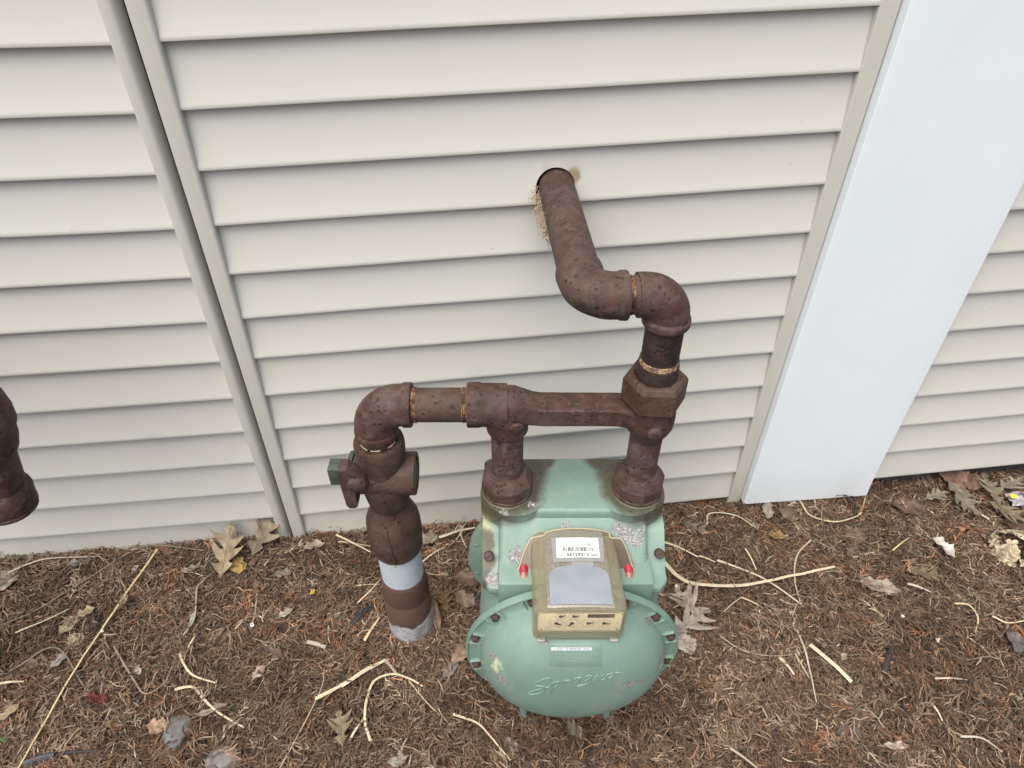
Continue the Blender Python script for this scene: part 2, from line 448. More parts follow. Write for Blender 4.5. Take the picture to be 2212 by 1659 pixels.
def build_litter():
    """dried conifer sprays covering the bed, one mesh"""
    def variant(kind):
        segs = []                                   # x0,y0,x1,y1,w
        if kind == 0:                               # flat spray with alternate side twigs
            n = int(rng.integers(4, 7)); a = 0.0; x = y = 0.0
            for i in range(n):
                a += rng.normal(0, .12)
                L = rng.uniform(.8, 1.1)
                x1, y1 = x + L * math.cos(a), y + L * math.sin(a)
                segs.append((x, y, x1, y1, .145))
                sd_ = 1 if i % 2 else -1
                for s_ in ((sd_, -sd_) if rng.random() < .45 else (sd_,)):
                    b = a + s_ * rng.uniform(.5, .85); l = rng.uniform(.9, 2.0) * (1 - i / n * .5)
                    segs.append((x1, y1, x1 + l * math.cos(b), y1 + l * math.sin(b), .155))
                    if rng.random() < .35:
                        b2 = b - s_ * .55; m = .5
                        segs.append((x1 + l * m * math.cos(b), y1 + l * m * math.sin(b), x1 + l * m * math.cos(b) + .7 * math.cos(b2), y1 + l * m * math.sin(b) + .7 * math.sin(b2), .16))
                x, y = x1, y1
            sc = 1 / 4.6
        else:                                       # single crooked twig
            n = int(rng.integers(2, 4)); a = 0.0; x = y = 0.0
            for i in range(n):
                a += rng.normal(0, .26)
                x1, y1 = x + math.cos(a), y + math.sin(a)
                segs.append((x, y, x1, y1, .105))
                if rng.random() < .35:
                    b = a + rng.choice([-1, 1]) * .7
                    segs.append((x1, y1, x1 + .9 * math.cos(b), y1 + .9 * math.sin(b), .095))
                x, y = x1, y1
            sc = 1 / 2.8
        vs, fs, br = [], [], []
        for (x0, y0, x1, y1, w) in segs:
            bk = rng.uniform(.36, 1.28)
            d = np.array([x1 - x0, y1 - y0]); L = np.hypot(*d); d /= L; nrm = np.array([-d[1], d[0]])
            bend = rng.normal(0, .06) * L; roll = rng.normal(0, .18); lift = rng.normal(0, .16)
            k = len(vs)
            for tt, ww in ((0, .42), (.5, .5), (1, .22)):
                p = np.array([x0, y0]) + d * L * tt + nrm * bend * math.sin(math.pi * tt)
                for sg in (-1, 1):
                    br.append(bk * (.8 + .3 * tt))
                    q = p + nrm * sg * w * ww
                    vs.append((q[0], q[1], sg * roll * w + lift * tt * L * .5 + .06 * math.sin(math.pi * tt)))
            fs += [(k, k + 2, k + 3, k + 1), (k + 2, k + 4, k + 5, k + 3)]
        vs = np.array(vs) * sc
        vs[:, 0] -= vs[:, 0].mean(); vs[:, 1] -= vs[:, 1].mean()
        return vs, np.array(fs), np.array(br)
    V, Fc, Cc = [], [], []
    off = 0
    pal = np.array([(.155, .099, .062), (.122, .080, .054), (.205, .140, .093), (.082, .054, .038), (.250, .184, .127), (.165, .113, .078)])
    pal_or = np.array([(.275, .135, .070), (.240, .105, .051), (.34, .19, .105), (.20, .092, .048)])
    pal_pale = np.array([(.37, .30, .21), (.29, .235, .165), (.42, .355, .26)])
    for kind, N, nv in ((0, 29000, 40), (1, 96000, 40)):
        vars_ = [variant(kind) for _ in range(nv)]
        which = rng.integers(0, nv, N)
        x = rng.uniform(-1.45, 1.85, N); y = -.95 + .975 * rng.random(N)
        for iv in range(nv):
            idx = np.where(which == iv)[0]
            vs, fs, br = vars_[iv]
            M = len(idx)
            X, Y = x[idx], y[idx]
            z0 = np.array([zg(a, b) for a, b in zip(X, Y)])
            ang = rng.uniform(0, 2 * math.pi, M)
            if kind == 0: size = rng.uniform(.032, .074, M)
            else: size = rng.uniform(.022, .052, M)
            tilt = rng.normal(0, .22, M); tilt2 = rng.normal(0, .22, M)
            h = rng.uniform(0, 1, M) ** 1.2 * .017
            P = vs[None] * size[:, None, None]
            P = P.repeat(1, axis=0)
            px_, py_, pz_ = P[..., 0], P[..., 1], P[..., 2]
            pz_ = pz_ + px_ * np.tan(tilt)[:, None] + py_ * np.tan(tilt2)[:, None]
            cx, sx = np.cos(ang)[:, None], np.sin(ang)[:, None]
            Q = np.stack([px_ * cx - py_ * sx + X[:, None], px_ * sx + py_ * cx + Y[:, None], pz_ + (z0 + h)[:, None]], -1)
            Q[..., 1] = np.minimum(Q[..., 1], .02)
            low = z0[:, None] - .004
            Q[..., 2] = np.maximum(Q[..., 2], low)
            Q[..., 2] = np.minimum(Q[..., 2], (z0 + .030)[:, None])
            # colour of each spray
            patch = np.array([mnoise.noise(Vector((a * 6.5, b * 6.5, 9.0))) for a, b in zip(X, Y)])
            col = pal[rng.integers(0, len(pal), M)]
            r = rng.random(M)
            po = np.clip(.09 + .34 * patch, .02, .42) * (1.0 if kind == 0 else .55)
            isor = r < po
            col[isor] = pal_or[rng.integers(0, len(pal_or), isor.sum())]
            isp = (r > 1 - (.035 if kind == 0 else .08))
            col[isp] = pal_pale[rng.integers(0, len(pal_pale), isp.sum())]
            dark = np.clip(1 - .9 * np.array([mnoise.noise(Vector((a * 4, b * 4, 3.0))) for a, b in zip(X, Y)]) * .6, .7, 1.25)
            col = col * rng.uniform(.75, 1.25, (M, 1)) * dark[:, None]
            V.append(Q.reshape(-1, 3)); Cc.append((col[:, None, :] * br[None, :, None]).reshape(-1, 3))
            Fc.append((fs[None] + (np.arange(M) * len(vs))[:, None, None] + off).reshape(-1, 4))
            off += M * len(vs)
    V = np.concatenate(V).astype(np.float32); Fc = np.concatenate(Fc).astype(np.int32); Cc = np.concatenate(Cc).astype(np.float32)
    me = bpy.data.meshes.new("mulch")
    me.vertices.add(len(V)); me.vertices.foreach_set("co", V.ravel())
    me.loops.add(Fc.size); me.loops.foreach_set("vertex_index", Fc.ravel())
    me.polygons.add(len(Fc)); me.polygons.foreach_set("loop_start", np.arange(0, Fc.size, 4, dtype=np.int32))
    me.polygons.foreach_set("loop_total", np.full(len(Fc), 4, dtype=np.int32))
    me.update(calc_edges=True)
    at = me.attributes.new("tint", 'FLOAT_COLOR', 'POINT')
    at.data.foreach_set("color", np.concatenate([Cc, np.ones((len(Cc), 1), np.float32)], 1).ravel())
    t = NT("dried_conifer")
    a = t.n.new("ShaderNodeAttribute"); a.attribute_name = "tint"
    n = t.noise(420, 3, .6)
    c = t.mix(t.ramp(n, [(.3, .5), (.5, 0)]), a.outputs["Color"], (.03, .02, .015))
    c = t.mix(t.ramp(n, [(.62, 0), (.8, .3)]), c, (.42, .33, .26))
    me.materials.append(t.out(c, .85, None, .25))
    o = bpy.data.objects.new("mulch", me); C.objects.link(o)
    tag(o, "brown and rusty dried conifer sprays covering the ground along the wall", "mulch", kind="stuff")
build_litter()

# ------------------------------------------------------------------ house wall
wall = empty("house_wall", (0.1, .0195, 0))
tag(wall, "house wall of cream horizontal lap siding with vertical trims and a white board", "wall")
W0 = Vector((0.1, 0, 0))
HOLE = (.1645, .7815, .0285)
PITCHB = 0.08
TILT = 0.0198 / 0.893
def zb(panel, k, x):
    base = .99 - PITCHB * k
    if panel == 'L': return base - .002
    return base + TILT * (x + .3194) + (.0145 if panel == 'R' else 0)

PROFILE = [(-.0082, .0860), (-.0097, .068), (-.0137, .038), (-.0180, .0095), (-.0194, .0045), (-.0200, .0012), (-.0195, -.0012), (-.0180, -.0022), (-.0090, -.0012)]
def board(panel, k, x0, x1):
    n = max(10, int((x1 - x0) / .022))
    xs = list(np.linspace(x0, x1, n + 1))
    hx, hz, hr = HOLE
    notch = panel == 'M' and zb('M', k, hx) < hz < zb('M', k, hx) + PITCHB
    if notch:
        xs = [x for x in xs if abs(x - hx) > hr + .004] + [hx - hr - .0002, hx + hr + .0002] + list(hx + hr * np.sin(np.linspace(-math.pi / 2, math.pi / 2, 17)))
        xs = sorted(xs)
    seed = (ord(panel) * 7 + k) * 1.7
    rings = []
    for x in xs:
        z0 = zb(panel, k, x)
        dz = .0007 * mnoise.noise(Vector((x * 3, seed, .1))) ; dy = .0011 * mnoise.noise(Vector((x * 4, seed, 5.1)))
        if panel == 'M' and k in (8, 9, 10):                  # boards the heat has bowed behind the bar
            g = math.exp(-((x - .22) / .13) ** 2)
            dz += {8: .003, 9: .013, 10: .002}[k] * g; dy += {8: -.001, 9: -.009, 10: .002}[k] * g
        ring = []
        zcut = -1
        if notch and abs(x - hx) <= hr:
            zcut = hz + math.sqrt(max(0, hr * hr - (x - hx) ** 2)) - z0
        for (y, z) in PROFILE:
            if zcut > 0 and z < zcut:
                yy = np.interp(zcut, [p[1] for p in PROFILE[:6]][::-1], [p[0] for p in PROFILE[:6]][::-1])
                if z < .0: yy += .004
                ring.append((x - W0.x, yy + dy, z0 + zcut))
            else:
                ring.append((x - W0.x, y + dy, z0 + z + dz * (1 if z < .05 else .3)))
        rings.append(ring)
    mb = MB(); mb.loft(rings, cap=True)
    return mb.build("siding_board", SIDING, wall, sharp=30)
for k in range(-8, 14):
    board('L', k, -1.55, -.372)
for k in range(-8, 13):
    board('M', k, -.340, .590)
    board('R', k, .885, 1.95)
# backing sheet behind the boards, ends above and below them
mb = MB(); mb.box((.2 - W0.x, .031, .68), (3.5, .06, 2.0)); mb.build("sheathing", SHEATH, wall, smooth=False)

def strip(name, prof, z0, z1, mat, sh=0.0, parent=wall, n=24):
    """vertical strip from a closed plan outline (x,y)"""
    rings = []
    for i in range(n + 1):
        z = z0 + (z1 - z0) * i / n
        rings.append([(x - W0.x + sh * (z - .5), y, z) for x, y in prof])
    mb = MB(); mb.loft(rings); return mb.build(name, mat, parent, sharp=35)
ZT = 1.66
# left pair of J-channels with the open gap between them
def rounded(x0, x1, yf, left_r, right_r, back=-.001):
    pts = [(x0, back)]
    for r, cx, a0, a1 in ((left_r, x0 + left_r, 180, 270), (right_r, x1 - right_r, 270, 360)):
        for i in range(7):
            a = math.radians(a0 + (a1 - a0) * i / 6)
            cy = yf + r
            pts.append((cx + r * math.cos(a), cy + r * math.sin(a)))
    pts.append((x1, back))
    return pts
lp = [(-.3750, -.001), (-.3750, -.0205), (-.3740, -.0225), (-.3720, -.0232), (-.3685, -.0234), (-.3630, -.0234), (-.3604, -.0228), (-.3581, -.0210), (-.3563, -.0178), (-.3550, -.0135), (-.3540, -.008), (-.3534, -.001)]
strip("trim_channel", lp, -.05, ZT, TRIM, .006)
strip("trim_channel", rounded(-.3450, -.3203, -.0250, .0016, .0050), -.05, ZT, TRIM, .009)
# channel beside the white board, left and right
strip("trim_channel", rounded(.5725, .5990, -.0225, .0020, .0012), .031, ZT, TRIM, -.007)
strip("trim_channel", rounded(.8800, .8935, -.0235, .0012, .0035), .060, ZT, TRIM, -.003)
# white board, bottom right corner pulled up where the wrap has bent
rings = []
zs = np.linspace(.0445, ZT, 40)
wprof = rounded(.6005, .8795, -.0385, .0014, .0014, back=-.001)
extra = []
for a, b in zip(wprof[:-1], wprof[1:]):
    extra.append(a)
    if abs(b[0] - a[0]) > .1:
        extra += [(a[0] + (b[0] - a[0]) * j / 14, a[1]) for j in range(1, 14)]
extra.append(wprof[-1])
for i, z in enumerate(zs):
    ring = []
    for (x, y) in extra:
        zz = z
        if i == 0:
            zz += -.007 * max(0, (x - .60)) / .28 + .005 * max(0, (x - .862) / .018)
        y2 = y + .0012 * mnoise.noise(Vector((x * 4, z * 1.6, 3))) - (.004 * math.exp(-((x - .877) / .012) ** 2) * math.exp(-((z - .04) / .02)) if y < -.02 else 0)
        ring.append((x - W0.x - .006 * (z - .5), y2, zz))
    rings.append(ring)
mb = MB(); mb.loft(rings); mb.build("trim_board", WHITE, wall, sharp=50, label="wide white vertical board with a bent bottom right corner")

# ------------------------------------------------------------------ gas pipe (own frame: x along the bar, rotated 6 degrees)
XR = -.2700
base_w = O + XR * AX
pipe = empty("gas_pipe", (base_w[0], base_w[1], 0.0), -PSI)
tag(pipe, "rusty gas pipe with shut-off valve looping over the green meter into the wall", "gas pipe")
class PB(MB):
    """MB whose coordinates are in the meter frame; shifted to the pipe's base on build"""
    shift = Vector((-XR, 0, 0))
    def build(s, name, mat, parent=None, sharp=40, smooth=True, label=None):
        s.v = [tuple(Vector(p) + s.shift) for p in s.v]
        return super().build(name, mat, parent, sharp, smooth, label)

class LB(PB):
    """riser parts: the riser leans a little towards the wall at its foot"""
    def build(s, name, mat, parent=None, sharp=40, smooth=True, label=None):
        s.v = [(x - .009 * (.56 - z), y + .055 * (.56 - z), z) for x, y, z in s.v]
        return super().build(name, mat, parent, sharp, smooth, label)
def elbow(mb, corner, da, db, arm, r, rc, lc, bend=None, collar_a=True, collar_b=True, ra=None):
    c = Vector(corner); da = Vector(da).normalized(); db = Vector(db).normalized()
    bend = bend or arm * .72
    pts = [c + da * arm * .98]
    n = 12
    # quadratic-ish arc tangent to both arms
    p0, p1 = c + da * bend, c + db * bend
    cen = c + (da + db) * bend
    for i in range(n + 1):
        a = i / n * math.pi / 2
        pts.append(cen - db * bend * math.cos(a) - da * bend * math.sin(a))
    pts.append(c + db * arm * .98)
    mb.sweep(pts, r, seg=32, wob=.0004)
    for on, d in ((collar_a, da), (collar_b, db)):
        if on:
            mb.lathe([(arm - lc - .003, r * .97), (arm - lc, rc * .985), (arm - lc + .0015, rc), (arm - .0015, rc), (arm, rc * .975), (arm, rc * .80)], c, d, 36, wob=.0004)

# lower riser
p = LB(); p.lathe([(-.06, .0356), (.300, .0352)], (XR, 0, 0), (0, 0, 1), 40)
t = NT("old_white_pipe_paint")
nn = t.noise(60, 4, .65)
c = t.mix(t.ramp(nn, [(.3, 0), (.7, 1)]), (.47, .53, .58), (.40, .46, .51))
zz = t.sep(t.pos(), 2)
edge = t.math('MULTIPLY_ADD', t.noise(38, 4, .7), .06, zz)
c = t.mix(t.maprange(edge, .308, .318), c, t.mix(t.ramp(t.noise(120, 3), [(.4, 0), (.6, 1)]), (.22, .11, .05), (.55, .46, .30)))
sp = t.ramp(t.voro(55).outputs["Distance"], [(.06, 1), (.14, 0)])
c = t.mix(t.math('MULTIPLY', t.math('MULTIPLY', sp, t.ramp(t.noise(22, 2), [(.52, 0), (.58, 1)])), .7), c, (.18, .13, .10))
p.build("riser_pipe", t.out(c, .5, t.bump(nn, .2, .001), .4), pipe, label="white painted band of riser pipe")
p = LB(); p.lathe([(-.06, .0418), (.07, .0416), (.1395, .0410), (.1420, .0396), (.1440, .0394), (.1465, .0400), (.193, .0386), (.200, .0378), (.2045, .0360)], (XR, 0, 0), (0, 0, 1), 48)
t = NT("sleeve_rust_and_paint")
n2 = t.noise(60, 5, .65)
rust = t.mix(t.ramp(n2, [(.3, 0), (.7, 1)]), (.098, .060, .046), (.078, .047, .036))
paint = t.mix(t.ramp(t.noise(45, 4, .7), [(.42, 0), (.62, 1)]), (.42, .45, .47), (.25, .23, .215))
zz = t.sep(t.pos(), 2); xx = t.sep(t.pos(), 0)
e = t.math('MULTIPLY_ADD', t.noise(30, 5, .75), .085, zz)
e = t.math('MULTIPLY_ADD', xx, -.25, e)
c = t.mix(t.maprange(e, .156, .147), rust, paint)
e2 = t.math('MULTIPLY_ADD', t.noise(42, 5, .75), .06, zz)
c = t.mix(t.maprange(e2, .062, .030), c, (.13, .085, .06))
p.build("riser_sleeve", t.out(c, .65, t.bump(n2, .25, .001), .35), pipe, label="brown sleeve with worn white paint at its foot")
p = LB()
p.lathe([(.284, .0350), (.286, .0385), (.290, .0402), (.295, .0405), (.300, .0400), (.305, .0413), (.325, .0424), (.352, .0420), (.368, .0402), (.381, .0358), (.392, .0308), (.401, .0283), (.416, .0280)], (XR, 0, 0), (0, 0, 1), 48, wob=.0005)
p.sweep([(XR + .004, -.0398, .291), (XR + .002, -.0422, .31), (XR, -.0430, .335), (XR - .002, -.0418, .36), (XR - .002, -.037, .380)], [.0008, .0014, .0014, .0014, .0008], seg=8)
p.build("reducer", RUST_BROWN, pipe)
# valve
vb = LB()
vb.lathe([(.404, .0270), (.408, .0296), (.420, .0318), (.440, .0346), (.458, .0360), (.466, .0350), (.480, .0332), (.505, .0332), (.514, .0346), (.537, .0348), (.5425, .0340), (.5450, .0326), (.5450, .0262), (.540, .0250)], (XR, 0, 0), (0, 0, 1), 40, wob=.0006)
vb.lathe([(-.040, .0265), (-.036, .0300), (-.01, .0318), (.030, .0322), (.043, .0322), (.0465, .0318), (.0470, .0300), (.0470, .0262), (.0435, .0255)], (XR, -.004, .4755), (1, 0, 0), 40, wob=.0006)
vbo = vb.build("valve_body", RUST_BROWN, pipe)
q = LB(); q.lathe([(.040, .0258), (.0440, .0258), (.0443, .010), (.0452, .008)], (XR, -.004, .4755), (1, 0, 0), 32)
q.build("valve_plug", simple("plug_grey_green", (.075, .085, .078), .7), vbo)
GREEN_KEY = simple("faded_green_paint", (.048, .066, .048), .6, var=.35, scale=120, bump=.4)
q = LB(); q.box((XR - .0625, 0, .4745), (.030, .0240, .034), .0025); q.lathe([(-.0485, .031), (-.0425, .031)], (XR, .004, .470), (1, 0, 0), 28)
q.build("valve_key", GREEN_KEY, vbo)
q = LB()
out = []
for (a, b) in ((-.052, .496), (-.040, .497), (-.034, .490), (-.025, .481), (-.018, .474), (-.015, .466), (-.018, .458), (-.026, .453), (-.034, .450), (-.0355, .440), (-.0355, .418), (-.040, .413), (-.048, .413), (-.0515, .420), (-.0525, .45), (-.053, .48)):
    out.append((XR + a, b + .026))
q.loft([[(x, -.0385, z) for x, z in out], [(x * 1.0, -.0400, z) for x, z in out], [(XR + (x - XR) * 1.0, -.0190, z) for x, z in out]][::2] if False else [[(x, -.0400, z) for x, z in out], [(x, -.0180, z) for x, z in out]])
q.lathe([(0, .0135), (.004, .013), (.006, .010)], (XR - .030, -.0385, .494), (0, -1, 0), 20)
q.build("lock_wing", RUST, vbo)

# riser elbow, nipples
p = LB(); p.lathe([(.525, .0232), (.570, .0232)], (XR, 0, 0), (0, 0, 1), 32)
for zz_ in (.5465, .5490, .5515): p.lathe([(zz_ - .0011, .0230), (zz_, .0241), (zz_ + .0011, .0230)], (XR, 0, 0), (0, 0, 1), 32, cap=False)
p.build("nipple", RUST_BROWN, pipe)
p = PB()
for (a0, a1) in ((195, 245), (255, 288), (310, 350)):
    pts = [(XR + .0246 * math.cos(math.radians(a)), .0246 * math.sin(math.radians(a)), .5468 + .0006 * math.sin(a)) for a in range(a0, a1, 6)]
    p.sweep(pts, [.0005 + .0011 * random.random() for _ in pts], seg=7)
p.build("thread_sealant", simple("pale_sealant", (.42, .35, .24), .5, var=.5, scale=300), pipe)
p = PB(); elbow(p, (XR, 0, .6085), (1, 0, 0), (0, 0, -1), .0515, .0282, .0298, .011)
p.build("elbow", RUST, pipe)
p = PB(); p.lathe([(-.066, .0226), (.0660, .0226)], (XR + .1140, 0, .6085), (1, 0, 0), 36, wob=.0003)
nipo = p.build("nipple", RUST_BROWN, pipe)
p = PB()
for xx_ in (.0527, .0550, .0573):
    p.lathe([(xx_ - .0012, .0226), (xx_, .0242), (xx_ + .0012, .0226)], (XR, 0, .6085), (1, 0, 0), 36, cap=False)
p.build("pipe_thread", THREAD, nipo)
p = PB()
for xx_ in (.1180, .1205, .1230):
    p.lathe([(xx_ - .0012, .0226), (xx_, .0242), (xx_ + .0012, .0226)], (XR, 0, .6085), (1, 0, 0), 36, cap=False)
p.build("pipe_thread", THREAD, nipo)

# meter bar
XL_, XQ = -.0945, .0940
p = PB()
p.lathe([(-.052, .0235), (-.052, .0292), (-.0505, .0300), (-.036, .0300), (-.0335, .0288), (0, .0285)], (XL_, 0, .6085), (1, 0, 0), 40, wob=.0005)
elbow(p, (XL_, 0, .6075), (-1, 0, 0), (0, 0, -1), .040, .0282, .0285, .01, bend=.030, collar_a=False, collar_b=False)
p.lathe([(.558, .0222), (.565, .0240), (.573, .0274), (.582, .0282), (.592, .0268)], (XL_, 0, 0), (0, 0, 1), 36, wob=.0005)
secs = [(XL_ - .005, .0250, .0275, .6075, 2.2), (XL_ + .010, .0245, .0262, .607, 2.4), (XL_ + .022, .0225, .0215, .605, 2.8), (XL_ + .034, .0200, .0165, .6025, 5), (XL_ + .044, .0192, .0146, .6010, 11),
        (-.02, .0190, .0142, .6005, 14), (.03, .0190, .0140, .6005, 14), (.050, .0192, .0144, .600, 11), (.066, .0215, .0175, .597, 4), (.080, .0240, .0200, .594, 2.6), (XQ, .026, .022, .592, 2.2)]
rings = []
for (x, a, b, zc_, pw) in secs:
    ring = []
    for i in range(40):
        th = 2 * math.pi * i / 40
        ct, st_ = math.cos(th), math.sin(th)
        yy = a * math.copysign(abs(ct) ** (2 / pw), ct); zz_ = b * math.copysign(abs(st_) ** (2 / pw), st_)
        w = 1 + .012 * mnoise.noise(Vector((x * 40, yy * 40, zz_ * 40)))
        ring.append((x, yy * w, zc_ + zz_ * w))
    rings.append(ring)
p.loft(rings)
p.lathe([(.552, .0222), (.562, .0245), (.570, .0288), (.579, .0320), (.590, .0330), (.604, .0324), (.614, .0315), (.624, .0300)], (XQ, 0, 0), (0, 0, 1), 40, wob=.0008)
p.lathe([(0, .0105), (.004, .0100), (.0065, .0075), (.007, .003)], (XQ + .001, -.031, .588), (.05, -1, -.1), 20)
p.lathe([(0, .010), (.003, .0085), (.0045, .004)], (XL_ + .012, -.0262, .592), (.2, -1, -.15), 18)
p.build("meter_bar", RUST, pipe)
for x in (XL_, XQ):
    p = PB(); p.lathe([(.445, .0221), (.48, .0221), (.51, .0220), (.540, .0221), (.566, .0224)], (x, 0, 0), (0, 0, 1), 36, wob=.0002)
    p.build("bar_leg", RUST_LEG, pipe)
def swivel(x, phase, flip=False):
    p = PB()
    p.lathe([(.4435, .0345), (.4445, .0366), (.4485, .0368), (.4495, .0355)], (x, 0, 0), (0, 0, 1), 40, wob=.0003)
    p.lathe([(.4490, .0352), (.4505, .0376), (.4680, .0380), (.4740, .0352), (.4820, .0312), (.4850, .0285), (.4850, .0225)], (x, 0, 0), (0, 0, 1), 8, phase=phase)
    p.build("swivel_nut", RUST, pipe, sharp=20)
swivel(XL_, .25); swivel(XQ, .05)
# union above the right end
p = PB()
p.lathe([(.6190, .0365), (.6210, .0412), (.6535, .0412), (.6590, .0375), (.6605, .0345), (.6605, .0285), (.6560, .0270)], (XQ - .001, 0, 0), (0, 0, 1), 6, phase=-.04)
p.build("union_nut", RUST_BROWN, pipe, sharp=20)
p = PB(); p.lathe([(.646, .0268), (.6700, .0266), (.6795, .0258), (.6795, .0235)], (XQ - .001, 0, 0), (0, 0, 1), 32, wob=.0004); p.lathe([(.672, .0234), (.755, .0232)], (XQ - .001, 0, 0), (0, 0, 1), 32, wob=.0003)
o = p.build("nipple", RUST_DARK, pipe)
p = PB()
for zz_ in (.6812, .6840, .6868): p.lathe([(zz_ - .0013, .0232), (zz_, .0247), (zz_ + .0013, .0232)], (XQ - .001, 0, 0), (0, 0, 1), 32, cap=False)
p.build("pipe_thread", THREAD, o)
# outlet elbows and the pipe through the wall
E1 = Vector((-.0051, -.006, .7807)); E2 = Vector((.0925, -.0005, .7807)); HL = Vector((-.0234, .2694, .7807))
dw = (HL - E1).normalized(); de = (E2 - E1).normalized()
p = PB(); elbow(p, E2, -de, (0, 0, -1), .0400, .0262, .0288, .009, bend=.030, collar_a=False)
p.lathe([(.030, .0262), (.046, .0215), (.060, .0213)], E2, -de, 32)
p.build("elbow", RUST, pipe)
p = PB()
for s_ in (.0478, .0500, .0522): p.lathe([(s_ - .0011, .0213), (s_, .0232), (s_ + .0011, .0213)], E1, de, 32, cap=False)
p.build("pipe_thread", THREAD, pipe)
p = PB(); elbow(p, E1, dw, de, .0470, .0275, .0290, .009, collar_a=False)
p.lathe([(.030, .0275), (.046, .0290), (.052, .0285), (.0535, .0258)], E1, dw, 36, wob=.0004)
p.build("elbow", RUST, pipe)
p = PB(); p.lathe([(.03, .0257), (.14, .0257), ((HL - E1).length + .05, .0257)], E1, dw, 36, wob=.0004)
p.build("wall_pipe", RUST, pipe)

# ------------------------------------------------------------------ neighbouring pipe end at the left border
NB = Vector((-.575, -.26, .02))
nb = empty("gas_pipe", (NB.x - .30, NB.y, 0.0))
tag(nb, "rusty red gas pipe end with bare nut hanging beside the left siding", "gas pipe")
sh = Vector((-(NB.x - .30), -NB.y, 0))
class QB(PB):
    shift = sh
pit = -math.radians(7.0)
def na(z, r0=0.0):                       # leaning axis through the end fitting
    return Vector((-.566 + (z - .60) * .21, -.262, z))
axn = (na(.7) - na(.5)).normalized()
p = QB()
o0 = na(.5) + Vector((-.006, 0, .028))
p.lathe([(.052, .0245), (.062, .0275), (.074, .0345), (.090, .0375), (.112, .0375), (.128, .0350), (.15, .032)], o0, axn, 36, wob=.0012)
p.sweep([(na(.598) + Vector((-.006, 0, .028))) + Vector((-.30, 0, 0)), (na(.598) + Vector((-.006, 0, .028))) + Vector((-.10, 0, 0)), (na(.598) + Vector((-.006, 0, .028)))], [.020, .018, .024], seg=20)
nbo = p.build("meter_bar", RUST_RED, nb)
p = QB(); p.lathe([(.004, .0285), (.07, .0290)], o0, axn, 32, wob=.001); p.build("bar_leg", RUST_RED, nb)
p = QB(); p.lathe([(.108, .0375), (.116, .0405), (.132, .0400), (.150, .0365), (.164, .0300), (.168, .027)], o0, axn, 28, wob=.0012); p.lathe([(.15, .0262), (.20, .0240)], o0, axn, 28); p.build("union_nut", RUST_RED, nb, sharp=25)
p = QB(); p.lathe([(-.036, .027), (-.0345, .0352), (-.030, .0360), (-.0285, .0345), (-.027, .0352), (-.006, .0352), (-.001, .0340), (.005, .031), (.008, .0285)], o0, axn, 28, wob=.0012); p.build("swivel_nut", RUST_RED, nb, sharp=30)
p = QB(); p.sweep([(NB.x - .30, NB.y, -.06), (NB.x - .30, NB.y, .57), (NB.x - .298, NB.y, .592), (NB.x - .28, NB.y, .600), (NB.x - .23, NB.y, .600)], .0265, seg=24); p.build("riser_pipe", RUST_RED, nb)
top = o0 + axn * .33
t0 = o0 + axn * .20
p = QB(); p.sweep(crom([t0 - axn * .02, t0 + Vector((-.004, 0, .012)), t0 + Vector((-.03, 0, .028)), t0 + Vector((-.18, 0, .03)), t0 + Vector((-.30, .01, .03)), t0 + Vector((-.33, .05, .03)), t0 + Vector((-.33, .30, .03))], 6), .0245, seg=24); p.build("wall_pipe", RUST_RED, nb)

# ------------------------------------------------------------------ gas meter
meter = empty("gas_meter", (O[0], O[1], 0.0), -PSI)
tag(meter, "mint green gas meter with chipped paint and a clear plastic index box on its front", "gas meter")
XC, ZC = .0015, .238
RD, YD0, DD = .1375, -.1445, .066
def dome_y(x, z):
    r = min(math.hypot(x - XC, z - ZC), RD * .9999)
    return YD0 - DD * math.sqrt(1 - (r / RD) ** 3)
def dome_hit(px, py, off=0.0):
    c, d = lray(px, py); Y = -.19
    for _ in range(14):
        p = c + d * (Y - c[1]) / d[1]; Y = .5 * Y + .5 * (dome_y(p[0], p[2]) - off)
    return Vector(p)
def slope_hit(px, py, off=0.0):
    c, d = lray(px, py)
    k = (.466 + off - (c[2] - 1.02 * c[1])) / (d[2] - 1.02 * d[1])
    return Vector(c + k * d)

dch = [(*dome_hit(1067, 1420), .007), (*dome_hit(1428, 1425), .008), (*dome_hit(1180, 1385), .002), (*dome_hit(1335, 1492), .004), (*dome_hit(1390, 1470), .005), (*dome_hit(1085, 1470), .006), (*dome_hit(1060, 1468), .005),
       (*dome_hit(1400, 1340), .004), (*dome_hit(1360, 1478), .006)]
dbr = [(*dome_hit(1076, 1434), .012), (*dome_hit(1070, 1446), .010), (*dome_hit(1429, 1440), .007), (*dome_hit(1044, 1434), .004)]
MINT_DOME = mat_mint("mint_paint_dome", (), dch, (), dbr, base=(.160, .254, .207))
